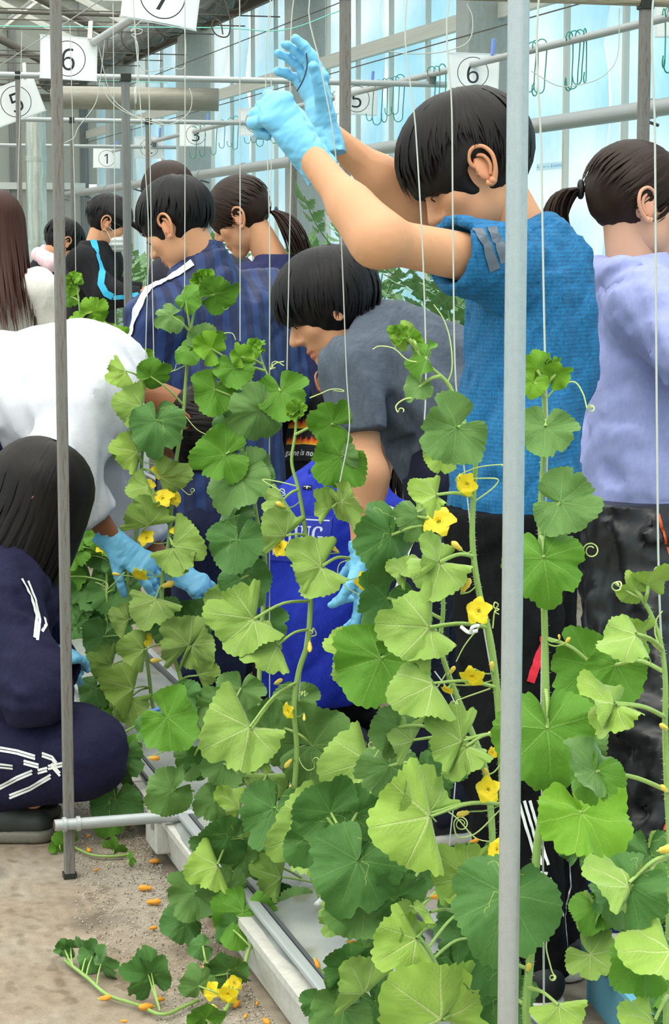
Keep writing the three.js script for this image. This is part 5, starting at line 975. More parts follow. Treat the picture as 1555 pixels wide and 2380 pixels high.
function shoe(t, A, T, col, sole, extra) { // shoe with a separate rubber sole
  const d = T.clone().sub(A).setY(0).normalize(), heel = V(A.x, .03, A.z).addScaledVector(d, -.035), toe = V(A.x, .03, A.z).addScaledVector(d, .17), F = new Field(.03), side = new THREE.Vector3().crossVectors(d, V(0, 1, 0));
  F.cap(heel.clone().setY(.05), toe.clone().setY(.042), .038, .034); F.cap(heel.clone().setY(.06), V(A.x, .1, A.z), .034, .036); F.cap(V(A.x, .085, A.z), toe.clone().lerp(heel, .35).setY(.055), .034, .03); F.cut(V(0, .026, 0), V(0, -1, 0)); F.cut(V(0, .12, 0), V(0, 1, 0));
  const s = part('shoe', F.mesh(.006), col, t), G = new Field(.02); G.cap(heel.clone().setY(.018), toe.clone().setY(.018), .042, .04, {}); G.cut(V(0, .03, 0), V(0, 1, 0)); G.cut(V(0, .001, 0), V(0, -1, 0)); part('sole', G.mesh(.006), sole, s);
  if (extra) part('heel_panel', (() => { const H = new Field(.02); H.cap(heel.clone().setY(.06), V(A.x, .09, A.z).addScaledVector(d, -.005), .037, .0385); H.cut(V(0, .035, 0), V(0, -1, 0)); H.cut(V(0, .105, 0), V(0, 1, 0)); H.cut(V(A.x, .06, A.z).addScaledVector(d, -.012), d); return H.mesh(.005); })(), extra, s);
}
// ================================================================ the people
const A = at;
const black = fabric([20, 20, 22], 6, { roughness: .9, sheen: 0, specularIntensity: .22 }), navy = fabric([28, 30, 58], 8), whiteTape = mat(0xf0f0ee, { roughness: .7 }), shoeWhite = mat(0xe8e4da, { roughness: .6 });
const bowl = (front, side, back) => phi => { const c = Math.cos(phi); return c > 0 ? lerp(side, front, c * c) : lerp(side, back, c * c); };

{ // ---- boy in the blue T-shirt reaching up
  const hB = frame(img(-.79, -.6, -.04), img(-.6, .79, 0));
  const J = { head: hB, hc: A(1098, 405, 3.93), N: A(1222, 560, 3.95), C: A(1222, 700, 3.95), P: A(1200, 1110, 3.94), bf: img(-1, 0, 0),
    SL: A(1168, 615, 3.8), SR: A(1205, 605, 4.1), EL: A(878, 556, 3.63), WL: A(712, 352, 3.74), ER: A(958, 470, 4.06), WR: A(752, 305, 3.96),
    hipL: A(1185, 1200, 3.86), hipR: A(1200, 1200, 4.02), KL: A(1175, 1730, 3.82), KR: A(1235, 1720, 4.02), AL: A(1235, 2240, 3.82), AR: A(1290, 2170, 4.0), TL: A(1150, 2310, 3.95), TR: A(1210, 2240, 4.12) };
  J.handL = { dir: img(-.6, .76, -.2), back: img(.42, .36, -.8), curl: [1.5, 1.45, 1.4, 1.15], thumb: .5, glove: true };
  J.handR = { dir: img(-.22, .95, .1), back: img(.85, .2, .5), curl: [.5, .42, .36, .3], thumb: .1, glove: true, spread: .04 };
  const bangs = phi => { const c = Math.cos(phi), s = Math.abs(Math.sin(phi)); const e = Math.exp(-Math.pow((Math.abs(phi) - 1.5) / .42, 2)); return (c > 0 ? lerp(1.98, 2.06, c) : lerp(1.98, 2.4, -c)) - .42 * e; };
  const t = person('boy in a teal-blue T-shirt reaching up with blue gloves', J, { hs: 1.05, skin: SKIN.warm, cell: .009, headCell: .0038, handCell: .003, hair: HAIR.black, lid: -1,
    hairSpec: { n: 560, R: [.095, .108, .124], c: [0, .036, -.01], crown: [0, .9, -.42], end: bangs, face: [0, -.085, .105], faceR: [.1, .1, .085], nape: -.075, w: .0085, puff: .02 } });
  const F = top(J, .016, { sleeve: 'short', short: .125, q: .7, arm: .02, hollow: true });
  F.cap(J.P.clone().add(V(0, .06, 0)), J.P.clone().add(V(0, -.1, 0)), .165, .18, { n: J.bf, q: .7 }); F.cap(A(1290, 640, 3.93), A(1300, 860, 3.93), .075, .07);
  F.cut(A(1200, 1214, 3.93), V(0, -1, 0), 1); F.cut(A(1205, 528, 3.93), img(-.5, .85, 0), .16);
  F.disp = sumDisp(creases(.012, V(.1, 1, .1), 12, 3), creases(.006, img(.7, .7, 0), 22, 6));
  const knit = dataTex(256, 256, (u, v) => { const l = Math.sin(v * 2 * Math.PI * 40), n = tileN(u, v, 70, 5) * 40 + (rnd() - .5) * 26; const k = l * 9 + n; return [14 + k * .3, 100 + k * .75, 150 + k]; });
  const shirt = part('t_shirt', F.mesh(.0085, p => [(p.x + p.z) / .3, p.y / .3]), new THREE.MeshPhysicalMaterial({ map: knit, bumpMap: fabricBump, bumpScale: .0012, roughness: .8, sheen: .3 }), t);
  const grey = mat(0x5b6470, { roughness: .5 });
  for (const x of [[[1110, 532], [1128, 565], [1150, 628]], [[1142, 530], [1158, 560], [1176, 610]]]) { const g = ribbon(F, x, 3.75, .021); if (g) part('sleeve_stripe', g, grey, shirt); }
  const col = part('collar', tubeGeo([[1165, 548, 3.87], [1205, 545, 3.84], [1262, 524, 3.88], [1305, 520, 3.96], [1275, 512, 4.05]].map(a => A(...a)), .011, 8, 24), new THREE.MeshPhysicalMaterial({ map: knit, roughness: .8 }), shirt);
  const G = bottoms(J, .024, { over: .03 }); G.disp = sumDisp(creases(.012, V(0, 1, .15), 10, 4), creases(.005, img(.8, .5, 0), 26, 8)); G.cut(A(1200, 1170, 3.93), V(0, 1, 0), 1);
  const tr = part('trousers', G.mesh(.0095), black, t);
  const red = mat(0xd21530, { roughness: .6 });
  let g = ribbon(G, [[1232, 1585], [1252, 1530], [1262, 1480]], 3.8, .016); if (g) part('red_piping', g, red, tr);
  for (const dx of [0, 13, 26]) { for (const pl of [[[1205 + dx, 1860], [1225 + dx, 1930], [1248 + dx, 2010]], [[1214, 2022 + dx * .9], [1272, 2030 + dx * .9]], [[1264 + dx * .5, 2040], [1282 + dx * .5, 2090], [1296 + dx * .5, 2130]]]) { g = ribbon(G, pl, 3.8, .0055); if (g) part('white_stripe', g, whiteTape, tr); } }
  g = ribbon(G, [[1322, 1990], [1326, 2060], [1312, 2130], [1318, 2200]], 3.95, .0028); if (g) part('zip', g, mat(0xb9bcc0, { metalness: .6, roughness: .4 }), tr);
  const pink = mat(0xd32a78, { roughness: .6 }), sh = mat(0x17171a, { roughness: .6 });
  shoe(t, V(J.AL.x, 0, J.AL.z), J.TL, sh, shoeWhite, pink); shoe(t, V(J.AR.x, 0, J.AR.z), J.TR, sh, shoeWhite, mat(0x2f8fcf, { roughness: .6 }));
}
{ // ---- girl in the lavender hoodie
  const hB = frame(img(.97, -.04, .2), img(.04, 1, 0));
  const J = { head: hB, hc: A(1482, 482, 4.36), N: A(1470, 640, 4.37), C: A(1485, 770, 4.37), P: A(1475, 1120, 4.37), bf: img(1, 0, .15),
    SR: A(1505, 715, 4.22), SL: A(1475, 705, 4.53), ER: A(1625, 835, 4.1), WR: A(1790, 760, 4.2), EL: A(1600, 850, 4.55), WL: A(1780, 780, 4.5),
    hipR: A(1480, 1215, 4.29), hipL: A(1475, 1215, 4.46), KR: A(1510, 1690, 4.2), KL: A(1450, 1670, 4.46), AR: A(1462, 2105, 4.17), AL: A(1390, 2020, 4.42), TR: A(1600, 2170, 4.17), TL: A(1520, 2080, 4.42) };
  const t = person('girl in a lavender hoodie with a ponytail at the right edge', J, { hs: .99, skin: SKIN.pale, cell: .01, headCell: .004, hair: HAIR.brown,
    hairSpec: { n: 420, R: [.086, .1, .108], c: [0, .034, -.012], crown: [0, .55, .62], end: phi => lerp(1.9, 2.35, (1 - Math.cos(phi)) / 2), face: [0, -.06, .1], faceR: [.088, .085, .08], nape: -.075, w: .008 } });
  part('ponytail', tailGeo([A(1356, 440, 4.37), A(1320, 448, 4.38), A(1292, 500, 4.39), A(1300, 540, 4.39), A(1318, 575, 4.39)], .022, 90, .9), HAIR.brown, t);
  part('hair_tie', (() => { const g = new THREE.TorusGeometry(.015, .006, 8, 20); g.rotateY(Math.PI / 2 - YAW); g.translate(...A(1350, 440, 4.37).toArray()); return g; })(), mat(0x14161c), t);
  const F = top(J, .018, { sleeve: 'long', q: .66, arm: .02 }); F.cap(A(1400, 680, 4.36), A(1470, 690, 4.3), .055, .045); F.cap(J.P, J.P.clone().add(V(0, -.06, 0)), .158, .168, { n: J.bf, q: .72 });
  F.cut(A(1475, 1166, 4.37), V(0, -1, 0), 1); F.cut(A(1468, 606, 4.37), img(-.2, 1, 0), .2);
  F.disp = sumDisp(creases(.014, img(.6, -.8, 0), 9, 3), creases(.005, img(1, -.2, 0), 24, 7));
  const lav = fabric([160, 166, 214], 8, { roughness: .9 });
  const hd = part('hoodie', F.mesh(.0095), lav, t);
  const HF = new Field(.03); HF.cap(A(1385, 650, 4.37), A(1450, 640, 4.25), .042, .034); HF.cap(A(1450, 640, 4.25), A(1500, 660, 4.2), .034, .02); HF.cap(A(1385, 650, 4.37), A(1450, 640, 4.5), .042, .034); HF.cap(A(1392, 690, 4.37), A(1460, 668, 4.22), .03, .014); HF.disp = creases(.008, img(1, .3, 0), 20, 6); part('hood', HF.mesh(.008), lav, hd);
  const G = bottoms(J, .03, { over: .02 }); G.disp = sumDisp(creases(.016, V(.2, 1, .1), 9, 5), creases(.009, img(1, -.35, 0), 26, 5)); G.cut(A(1475, 1148, 4.37), V(0, 1, 0), 1);
  const windproof = phys(0x1b1b1e, { roughness: .42, clearcoat: .2, clearcoatRoughness: .5 }), tr = part('wind_trousers', G.mesh(.0095), windproof, t);
  part('waistband', (() => { const W = new Field(.02); W.cap(A(1475, 1172, 4.37), A(1475, 1200, 4.37), .137, .14, { n: J.bf, q: .8 }); W.disp = creases(.007, V(0, 1, 0), 40, 2); W.cut(A(1475, 1166, 4.37), V(0, 1, 0)); W.cut(A(1475, 1205, 4.37), V(0, -1, 0)); return W.mesh(.007); })(), windproof, tr);
  let g = ribbon(G, [[1530, 1195], [1542, 1240], [1556, 1290]], 4.2, .006); if (g) part('orange_piping', g, mat(0xe0562a), tr);
  g = ribbon(G, [[1560, 1880], [1535, 1950], [1512, 2010], [1490, 2090]], 4.15, .005); if (g) part('orange_piping', g, mat(0xd23a22), tr);
  const blueC = mat(0x2c3596, { roughness: .8 }); shoe(t, V(J.AL.x, 0, J.AL.z), J.TL, blueC, shoeWhite); shoe(t, V(J.AR.x, 0, J.AR.z), J.TR, blueC, shoeWhite);
}
{ // ---- boy in grey bending over the bed
  const hB = frame(img(-.88, -.44, -.08), img(-.44, .88, 0));
  const J = { head: hB, hc: A(768, 728, 4.88), N: A(860, 800, 4.9), C: A(900, 862, 4.9), P: A(1080, 1010, 4.92), bf: img(-.55, -.83, 0),
    SL: A(822, 850, 4.76), SR: A(860, 800, 5.06), EL: A(852, 1105, 4.72), WL: A(842, 1310, 4.74), ER: A(868, 1060, 5.16), WR: A(855, 1250, 5.2),
    hipL: A(1070, 1130, 4.84), hipR: A(1085, 1110, 5.0), KL: A(945, 1490, 4.78), KR: A(980, 1480, 5.02), AL: A(1035, 1880, 4.86), AR: A(1060, 1860, 5.06), TL: A(940, 1930, 4.82), TR: A(960, 1900, 5.04) };
  J.handL = { dir: img(-.05, -1, 0), back: img(1, 0, -.15), curl: [.35, .32, .28, .25], thumb: .9, glove: true }; J.handR = { dir: img(0, -1, 0), back: img(1, 0, .3), curl: .5, glove: true };
  const t = person('boy in a grey T-shirt bending over beside the dark central post', J, { hs: 1.02, noEars: true, skin: SKIN.warm, cell: .01, headCell: .004, hair: HAIR.jet, lid: -1,
    hairSpec: { n: 520, R: [.098, .11, .122], c: [0, .036, -.008], crown: [0, .95, -.3], end: phi => { const c = Math.cos(phi); return c > 0 ? lerp(2.15, 2.05, c) : lerp(2.15, 2.35, -c); }, face: [0, -.09, .105], faceR: [.1, .1, .09], nape: -.08, coverEars: true, w: .008, puff: .02 } });
  const F = top(J, .02, { sleeve: 'short', short: .16, q: .78, arm: .02 }); F.cap(A(930, 960, 4.86), A(1020, 1120, 4.9), .07, .06); F.cap(A(1040, 1000, 4.9), A(1070, 1130, 4.92), .13, .11); F.cap(J.P, A(1110, 1080, 4.92), .145, .14); F.cap(A(900, 800, 4.9), A(1040, 850, 4.92), .1, .1);
  F.cut(A(1030, 1172, 4.9), img(-.1, -1, 0), 1);
  F.cut(A(800, 790, 4.9), img(-.8, .45, 0), .16);
  F.disp = sumDisp(creases(.013, img(.7, -.75, 0), 9, 3), creases(.006, img(.3, -1, 0), 20, 6));
  const greyT = fabric([86, 94, 106], 14); const sh = part('t_shirt', F.mesh(.009), greyT, t);
  const ring = []; { const d = J.EL.clone().sub(J.SL).normalize(), c = J.SL.clone().addScaledVector(d, .15), x = img(1, 0, 0).addScaledVector(d, -img(1, 0, 0).dot(d)).normalize(), y = new THREE.Vector3().crossVectors(d, x); for (let i = 0; i < 18; i++) { const a = i / 18 * 6.283; ring.push(c.clone().addScaledVector(x, Math.cos(a) * .068).addScaledVector(y, Math.sin(a) * .068)); } }
  const G = bottoms(J, .022, { over: .03 }); G.disp = creases(.012, img(.4, 1, 0), 12, 4); const tr = part('trousers', G.mesh(.01), fabric([28, 32, 50], 8), t);
  let g = ribbon(G, [[1000, 1180], [955, 1270], [905, 1420]], 4.8, .012); if (g) part('white_stripe', g, whiteTape, tr); g = ribbon(G, [[905, 1620], [925, 1720], [950, 1830]], 4.75, .012); if (g) part('white_stripe', g, whiteTape, tr);
  shoe(t, V(J.AL.x, 0, J.AL.z), J.TL, mat(0x2a2a2e), shoeWhite); shoe(t, V(J.AR.x, 0, J.AR.z), J.TR, mat(0x2a2a2e), shoeWhite);
}
{ // ---- student squatting in the royal blue jersey
  const hB = frame(img(.35, -.45, .8), img(.2, .75, .5));
  const J = { head: hB, hc: A(868, 1040, 5.5), N: A(810, 1105, 5.45), C: A(775, 1230, 5.46), P: A(745, 1500, 5.48), bf: img(.3, -.25, .9),
    SL: A(700, 1200, 5.46), SR: A(890, 1220, 5.4), EL: A(690, 1390, 5.75), WL: A(780, 1480, 5.95), ER: A(930, 1380, 5.62), WR: A(880, 1480, 5.9),
    hipL: A(700, 1555, 5.5), hipR: A(800, 1555, 5.48), KL: A(690, 1420, 5.88), KR: A(850, 1420, 5.86), AL: A(710, 1685, 5.66), AR: A(820, 1685, 5.64), TL: A(710, 1735, 5.85), TR: A(820, 1735, 5.85) };
  const t = person('long-haired student squatting in a royal blue jersey with white print', J, { hs: .98, skin: SKIN.warm, face: false, cell: .012, headCell: .006, hair: HAIR.brown,
    hairSpec: { n: 300, crown: [0, 1, -.1], end: () => 1.7, tail: phi => Math.sin(phi) < .2 ? .2 : .1, coverEars: true, w: .009, R: [.09, .1, .108] } });
  const F = top(J, .024, { sleeve: 'long', q: .85, arm: .026, b: 1.06 }); F.cap(A(745, 1450, 5.45), A(750, 1580, 5.45), .155, .14); F.disp = sumDisp(creases(.014, img(.25, 1, 0), 8, 2.5), creases(.006, img(.6, .8, 0), 22, 6)); F.cut(A(750, 1628, 5.45), V(0, -1, 0), 1); F.cut(J.N.clone().add(V(0, .03, 0)), img(.3, 1, 0), .12);
  const royal = fabric([34, 52, 176], 10, { roughness: .7 }), jr = part('jersey', F.mesh(.0095), royal, t);
  part('collar', (() => { const C = new Field(.02); C.cap(A(768, 1120, 5.4), A(735, 1098, 5.42), .03, .022); C.cap(A(768, 1120, 5.4), A(830, 1110, 5.42), .03, .03); C.disp = creases(.004, img(1, 1, 0), 30, 8); return C.mesh(.008); })(), royal, jr);
  const pt = canvasTex(512, 320, (c, w, h) => { c.fillStyle = '#2234b0'; c.fillRect(0, 0, w, h); c.fillStyle = c.strokeStyle = '#dfe6f6'; c.lineWidth = 9; c.fillRect(30, 22, w - 50, 9); c.fillRect(10, 206, 120, 8); c.fillRect(300, 206, 180, 8); c.font = 'bold 150px serif'; c.textAlign = 'center'; c.save(); c.translate(w / 2, 172); c.scale(.8, 1.1); c.fillText('THING', 0, 16); c.restore(); c.font = 'bold 62px sans-serif'; c.fillText('HIGH SCHOOL', w / 2, 282, 420); });
  let g = patch(F, 690, 1252, 5.4, .19, .12, img(.05, 1, 0)); if (g) part('back_print', g, new THREE.MeshStandardMaterial({ map: pt, roughness: .7, side: THREE.DoubleSide }), jr);
  g = patch(F, 714, 1133, 5.4, .026, .012, img(.1, 1, 0), 6, 3); if (g) part('neck_label', g, new THREE.MeshStandardMaterial({ map: canvasTex(64, 32, (c) => { c.fillStyle = '#15151c'; c.fillRect(0, 0, 64, 32); c.fillStyle = '#dfe3ea'; c.fillRect(6, 8, 52, 5); c.fillRect(28, 4, 8, 22); }), side: THREE.DoubleSide }), jr);
  g = ribbon(F, [[895, 1185], [930, 1200], [950, 1190]], 5.3, .03); if (g) part('white_shoulder_panel', g, whiteTape, jr);
  const G = bottoms(J, .02, { over: .02 }); G.disp = creases(.01, V(1, .2, 0), 14, 5); part('trousers', G.mesh(.012), black, t);
  shoe(t, V(J.AL.x, 0, J.AL.z), J.TL, mat(0x2a2a2e), shoeWhite); shoe(t, V(J.AR.x, 0, J.AR.z), J.TR, mat(0x2a2a2e), shoeWhite);
}
{ // ---- boy in the striped navy jersey, back to us
  const hB = frame(img(-.72, -.48, .35), img(-.42, .86, .15));
  const J = { head: hB, hc: A(412, 530, 6.18), N: A(478, 625, 6.2), C: A(490, 770, 6.24), P: A(515, 1170, 6.25), bf: img(-.45, -.1, .88),
    SL: A(365, 735, 6.08), SR: A(622, 700, 6.34), EL: A(335, 905, 6.12), WL: A(300, 960, 6.36), ER: A(655, 900, 6.4), WR: A(560, 1010, 6.6),
    hipL: A(480, 1240, 6.2), hipR: A(570, 1240, 6.3), KL: A(492, 1560, 6.2), KR: A(590, 1560, 6.35), AL: A(497, 1620, 6.2).setY(.09), AR: A(595, 1620, 6.35).setY(.09), TL: A(480, 1700, 6.35).setY(.04), TR: A(575, 1700, 6.5).setY(.04) };
  const t = person('boy seen from behind in a navy tonal-striped track jacket', J, { hs: 1.04, skin: SKIN.warm, cell: .012, headCell: .0048, hair: HAIR.jet, b: 1.1, lid: -1,
    hairSpec: { n: 420, R: [.09, .103, .112], crown: [0, .8, -.5], end: phi => { const c = Math.cos(phi); return c > 0 ? lerp(1.7, 2.1, c) : lerp(1.7, 2.05, -c); }, nape: -.05, w: .009, puff: .05, face: [0, -.07, .1], faceR: [.09, .095, .082] } });
  part('cowlick', (() => { const gs = []; const c = A(385, 432, 6.2); for (let i = 0; i < 26; i++) { const d = img(rr(-1, 1), rr(.1, 1), rr(-.5, .5)); gs.push(tubeGeo([c.clone().addScaledVector(d, -.015), c.clone().addScaledVector(d, .012).add(V(0, .008, 0)), c.clone().addScaledVector(d, .028)], t => .004 * (1 - .8 * t), 4, 5)); } return merge(gs); })(), HAIR.jet, t);
  const F = top(J, .03, { sleeve: 'long', q: .78, arm: .03, b: 1.13 }); F.cap(A(505, 900, 6.22), A(520, 1180, 6.24), .19, .175, { n: J.bf, q: .78 }); F.disp = sumDisp(creases(.014, img(.1, 1, 0), 9, 3), creases(.007, img(.7, .6, 0), 18, 5)); F.cut(A(515, 1215, 6.24), V(0, -1, 0), 1); F.cut(J.N.clone().add(V(0, .04, 0)), img(-.35, 1, .1), .16);
  const side = new THREE.Vector3().crossVectors(V(0, 1, 0), J.bf).normalize();
  const tonal = dataTex(128, 64, (u, v) => { const s = clamp((Math.sin(u * 2 * Math.PI) + .1) * 4 + .5), n = (rnd() - .5) * 10 + tileN(u, v, 12, 4) * 8; return [lerp(30, 24, s) + n, lerp(54, 36, s) + n, lerp(106, 76, s) + n]; });
  const jm = new THREE.MeshPhysicalMaterial({ map: tonal, roughness: .62, sheen: .3 }), jk = part('track_jacket', F.mesh(.011, p => [p.dot(side) / .052, p.y / .1]), jm, t);
  part('stand_collar', (() => { const C = new Field(.01), up = img(.1, 1, 0), c = J.N.clone().add(V(0, -.01, 0)); C.cap(c, c.clone().addScaledVector(img(-.28, .95, .12), .075), .082, .074); C.cap(c.clone().addScaledVector(img(-.28, .95, .12), .03), c.clone().addScaledVector(img(-.28, .95, .12), .12), .068, .066, { sub: true, k: .004 }); C.cut(c.clone().addScaledVector(img(-.28, .95, .12), .075), img(-.28, .95, .12)); return C.mesh(.007, p => [p.dot(side) / .052, p.y / .1]); })(), jm, jk);
  for (const pl of [[[448, 610], [400, 645], [345, 672], [318, 720], [300, 790]]]) { const g = ribbon(F, pl, 6.0, .022, .006); if (g) part('white_sleeve_stripe', g, whiteTape, jk); }
  const G = bottoms(J, .03, { over: .02, b: 1.08 }); G.disp = creases(.01, V(0, 1, 0), 10, 4); part('trousers', G.mesh(.013), fabric([24, 30, 58], 8), t);
  shoe(t, V(J.AL.x, 0, J.AL.z), J.TL, mat(0x2a2a2e), shoeWhite); shoe(t, V(J.AR.x, 0, J.AR.z), J.TR, mat(0x2a2a2e), shoeWhite);
}
// ---- plainer figures standing farther back share one builder
function standing(label, o) {
  const d = o.d, k = FOCAL / d, c = o.c, lean = o.lean || [0, 0], bf = o.bf, sd = new THREE.Vector3().crossVectors(V(0, 1, 0), bf).normalize();
  const hc = A(c[0], c[1], d), N = A(o.n[0], o.n[1], d + (o.nd || 0)), P = N.clone().add(V(lean[0], -.52, lean[1])), C = N.clone().lerp(P, .3), w = o.w || .19;
  const J = { head: frame(o.hf, o.hu || V(0, 1, 0)), hc, N, C, P, bf }; const foot = V(P.x, 0, P.z);
  for (const [s, m] of [['L', 1], ['R', -1]]) {
    J['S' + s] = N.clone().lerp(P, .14).addScaledVector(sd, m * w); J['E' + s] = o['E' + s] ? A(...o['E' + s]) : J['S' + s].clone().add(V(0, -.26, 0)).addScaledVector(sd, m * .04).addScaledVector(bf, .04); J['W' + s] = o['W' + s] ? A(...o['W' + s]) : J['E' + s].clone().add(V(0, -.08, 0)).addScaledVector(bf, .22);
    J['hip' + s] = P.clone().addScaledVector(sd, m * .085).add(V(0, -.08, 0)); J['K' + s] = foot.clone().addScaledVector(sd, m * .09).addScaledVector(bf, .03).setY(.46); J['A' + s] = foot.clone().addScaledVector(sd, m * .1).setY(.09); J['T' + s] = J['A' + s].clone().addScaledVector(bf, .15).setY(.04);
  }
  const t = person(label, J, { hs: 1, cell: .014, headCell: .006, handCell: .006, ...o.person });
  const F = top(J, o.inf ?? .02, { sleeve: o.sleeve || 'long', q: .74, arm: .02 }); F.cut(P.clone().add(V(0, -.09, 0)), V(0, -1, 0), 1); F.cut(N.clone().add(V(0, .03, 0)), V(0, 1, 0), .12); F.disp = creases(.01, V(.2, 1, 0), 10, 3); t.userData.F = null;
  const tp = part(o.garment, F.mesh(.012), o.cloth, t), G = bottoms(J, .02); G.disp = creases(.009, V(0, 1, .1), 10, 4); part('trousers', G.mesh(.014), o.trousers || black, t);
  shoe(t, V(J.AL.x, 0, J.AL.z), J.TL, mat(0x303036), shoeWhite); shoe(t, V(J.AR.x, 0, J.AR.z), J.TR, mat(0x303036), shoeWhite);
  return { t, F, J, tp };
}
{ // girl with the ponytail in navy
  const { t } = standing('girl with a low ponytail in a dark navy T-shirt behind the striped boy', { d: 6.95, c: [562, 508], n: [640, 612], hf: img(-.82, -.42, .2), hu: img(-.4, .9, 0), bf: img(-.85, 0, .5), lean: [.1, .05], garment: 't_shirt', sleeve: 'short', cloth: fabric([44, 46, 84], 8),
    person: { hair: HAIR.brown, skin: SKIN.warm, headCell: .005, lid: -1, hairSpec: { n: 380, R: [.088, .102, .11], crown: [0, .6, .5], end: phi => lerp(1.7, 2.3, (1 - Math.cos(phi)) / 2), nape: -.07, face: [0, -.065, .1], faceR: [.088, .09, .08] } } });
  part('ponytail', tailGeo([A(640, 492, 6.95), A(662, 505, 6.93), A(685, 545, 6.9), A(700, 590, 6.9), A(712, 612, 6.9)], .03, 80, 1), HAIR.brown, t);
  part('hair_tie', (() => { const g = new THREE.TorusGeometry(.014, .005, 8, 16); g.rotateY(1.2); g.translate(...A(642, 493, 6.95).toArray()); return g; })(), mat(0x30343a), t);
}
standing('student whose brown-haired crown shows behind the striped boy', { d: 7.6, w: .13, c: [390, 470], n: [470, 600], hf: img(-.3, -.4, .85), hu: img(-.1, .9, .35), bf: img(-.3, 0, .95), garment: 'jacket', cloth: fabric([52, 52, 62], 8), person: { hair: HAIR.brown, face: false, hairSpec: { n: 320, R: [.096, .108, .114], end: phi => Math.cos(phi) > 0 ? 1.6 : 2.1, coverEars: true, nape: -.09 } } });
{ // masked student with a cap
  const { t, F, tp, J } = standing('student in a black and cyan jacket with cap and face mask', { d: 9.8, c: [252, 522], n: [222, 574], hf: img(.86, -.38, .1), hu: img(.38, .9, 0), bf: img(.95, 0, -.2), w: .19, lean: [-.05, 0], garment: 'track_jacket', cloth: fabric([34, 33, 36], 8), ER: [243, 682, 9.6], WR: [325, 690, 9.62], EL: [250, 675, 10.1], WL: [330, 680, 10.1],
    person: { hair: HAIR.jet, skin: SKIN.warm, hs: 1.02, hairSpec: { n: 200, end: phi => Math.cos(phi) > 0 ? 1.1 : 1.9, nape: -.06 } } });
  const hB = J.head, c = J.hc, cap = new Field(.012); cap.ell(P3(c, hB, 0, .045, -.01), [.092, .096, .11], [hB.s, hB.u, hB.f]); cap.cut(P3(c, hB, 0, .04, 0), hB.u.clone().negate().addScaledVector(hB.f, -.12)); const cp = part('cap', cap.mesh(.007), fabric([52, 50, 52], 10), t);
  const brim = new Field(.01); brim.ell(P3(c, hB, 0, .046, .12), [.075, .012, .075], [hB.s, hB.u.clone().addScaledVector(hB.f, .2).normalize(), hB.f]); part('brim', brim.mesh(.005), fabric([44, 42, 44], 8), cp); part('cap_strap', box(.02, .02, .02).translate(...P3(c, hB, 0, .05, -.118).toArray()), mat(0x151515), cp);
  const mk = new Field(.012); mk.ell(P3(c, hB, 0, -.055, .062), [.058, .052, .056], [hB.s, hB.u, hB.f]); mk.cut(P3(c, hB, 0, 0, .035), hB.f.clone().negate()); mk.disp = (x, y, z) => .0025 * Math.sin(y * 260); const m = part('face_mask', mk.mesh(.005), mat(0xe6e8e6, { roughness: .9 }), t);
  for (const s of [1, -1]) for (const y of [-.03, -.075]) part('ear_loop', tubeGeo([P3(c, hB, .05 * s, y, .05), P3(c, hB, .07 * s, y * .6, .02), P3(c, hB, .085 * s, -.01 + y * .2, -.012)], .002, 5, 8), whiteTape, m);
  const gl = part('glasses', tubeGeo([P3(c, hB, -.085, .012, -.01), P3(c, hB, -.07, .01, .085), P3(c, hB, 0, .008, .108), P3(c, hB, .07, .01, .085), P3(c, hB, .085, .012, -.01)], .0025, 6, 24), mat(0x16161a), t);
  const cy = mat(0x35b2dc, { roughness: .7 });
  for (const [pl, w] of [[[[216, 555], [226, 590], [238, 630], [234, 660], [246, 682], [262, 690]], .03], [[[262, 692], [290, 690], [322, 684]], .02]]) { const g = ribbon(F, pl, 9.7, w, .004); if (g) part('cyan_panel', g, cy, tp); }
}
{ // dark jacket with pink hood
  const { t, F, tp } = standing('student in a black jacket with a pale pink hood beside the rusty post', { d: 10.7, c: [146, 570], n: [112, 614], hf: img(.75, -.5, .4), hu: img(.4, .85, .2), bf: img(.6, 0, .8), lean: [-.05, .05], garment: 'jacket', cloth: fabric([38, 37, 42], 8), person: { hair: HAIR.jet, face: false, hairSpec: { n: 200, end: phi => 1.8, coverEars: true } } });
  const h = new Field(.02); h.cap(A(90, 592, 10.6), A(122, 612, 10.5), .038, .044); h.cap(A(104, 584, 10.7), A(128, 602, 10.7), .034, .034); h.disp = creases(.006, img(1, 1, 0), 20, 8); part('hood', h.mesh(.008), fabric([236, 200, 208], 8), tp);
  for (const dx of [0, 9]) { const g = ribbon(F, [[104 + dx, 604], [100 + dx, 628], [92 + dx, 655]], 10.6, .008); if (g) part('white_stripe', g, whiteTape, tp); }
}
{ // cream sweater with long auburn hair at the edge
  standing('girl with long auburn hair in a cream sweater at the left edge', { d: 6.9, lean: [-.12, 0], c: [-12, 545], n: [-6, 625], hf: img(.2, -.3, .9), hu: img(.05, .95, .3), bf: img(.25, 0, .95), w: .15, garment: 'sweater', cloth: fabric([226, 221, 212], 10), trousers: navy,
    person: { hair: HAIR.auburn, face: false, hairSpec: { n: 420, R: [.094, .106, .112], end: () => 1.75, tail: phi => .38, coverEars: true, w: .01, drift: img(.1, 0, -.3) } } });
}
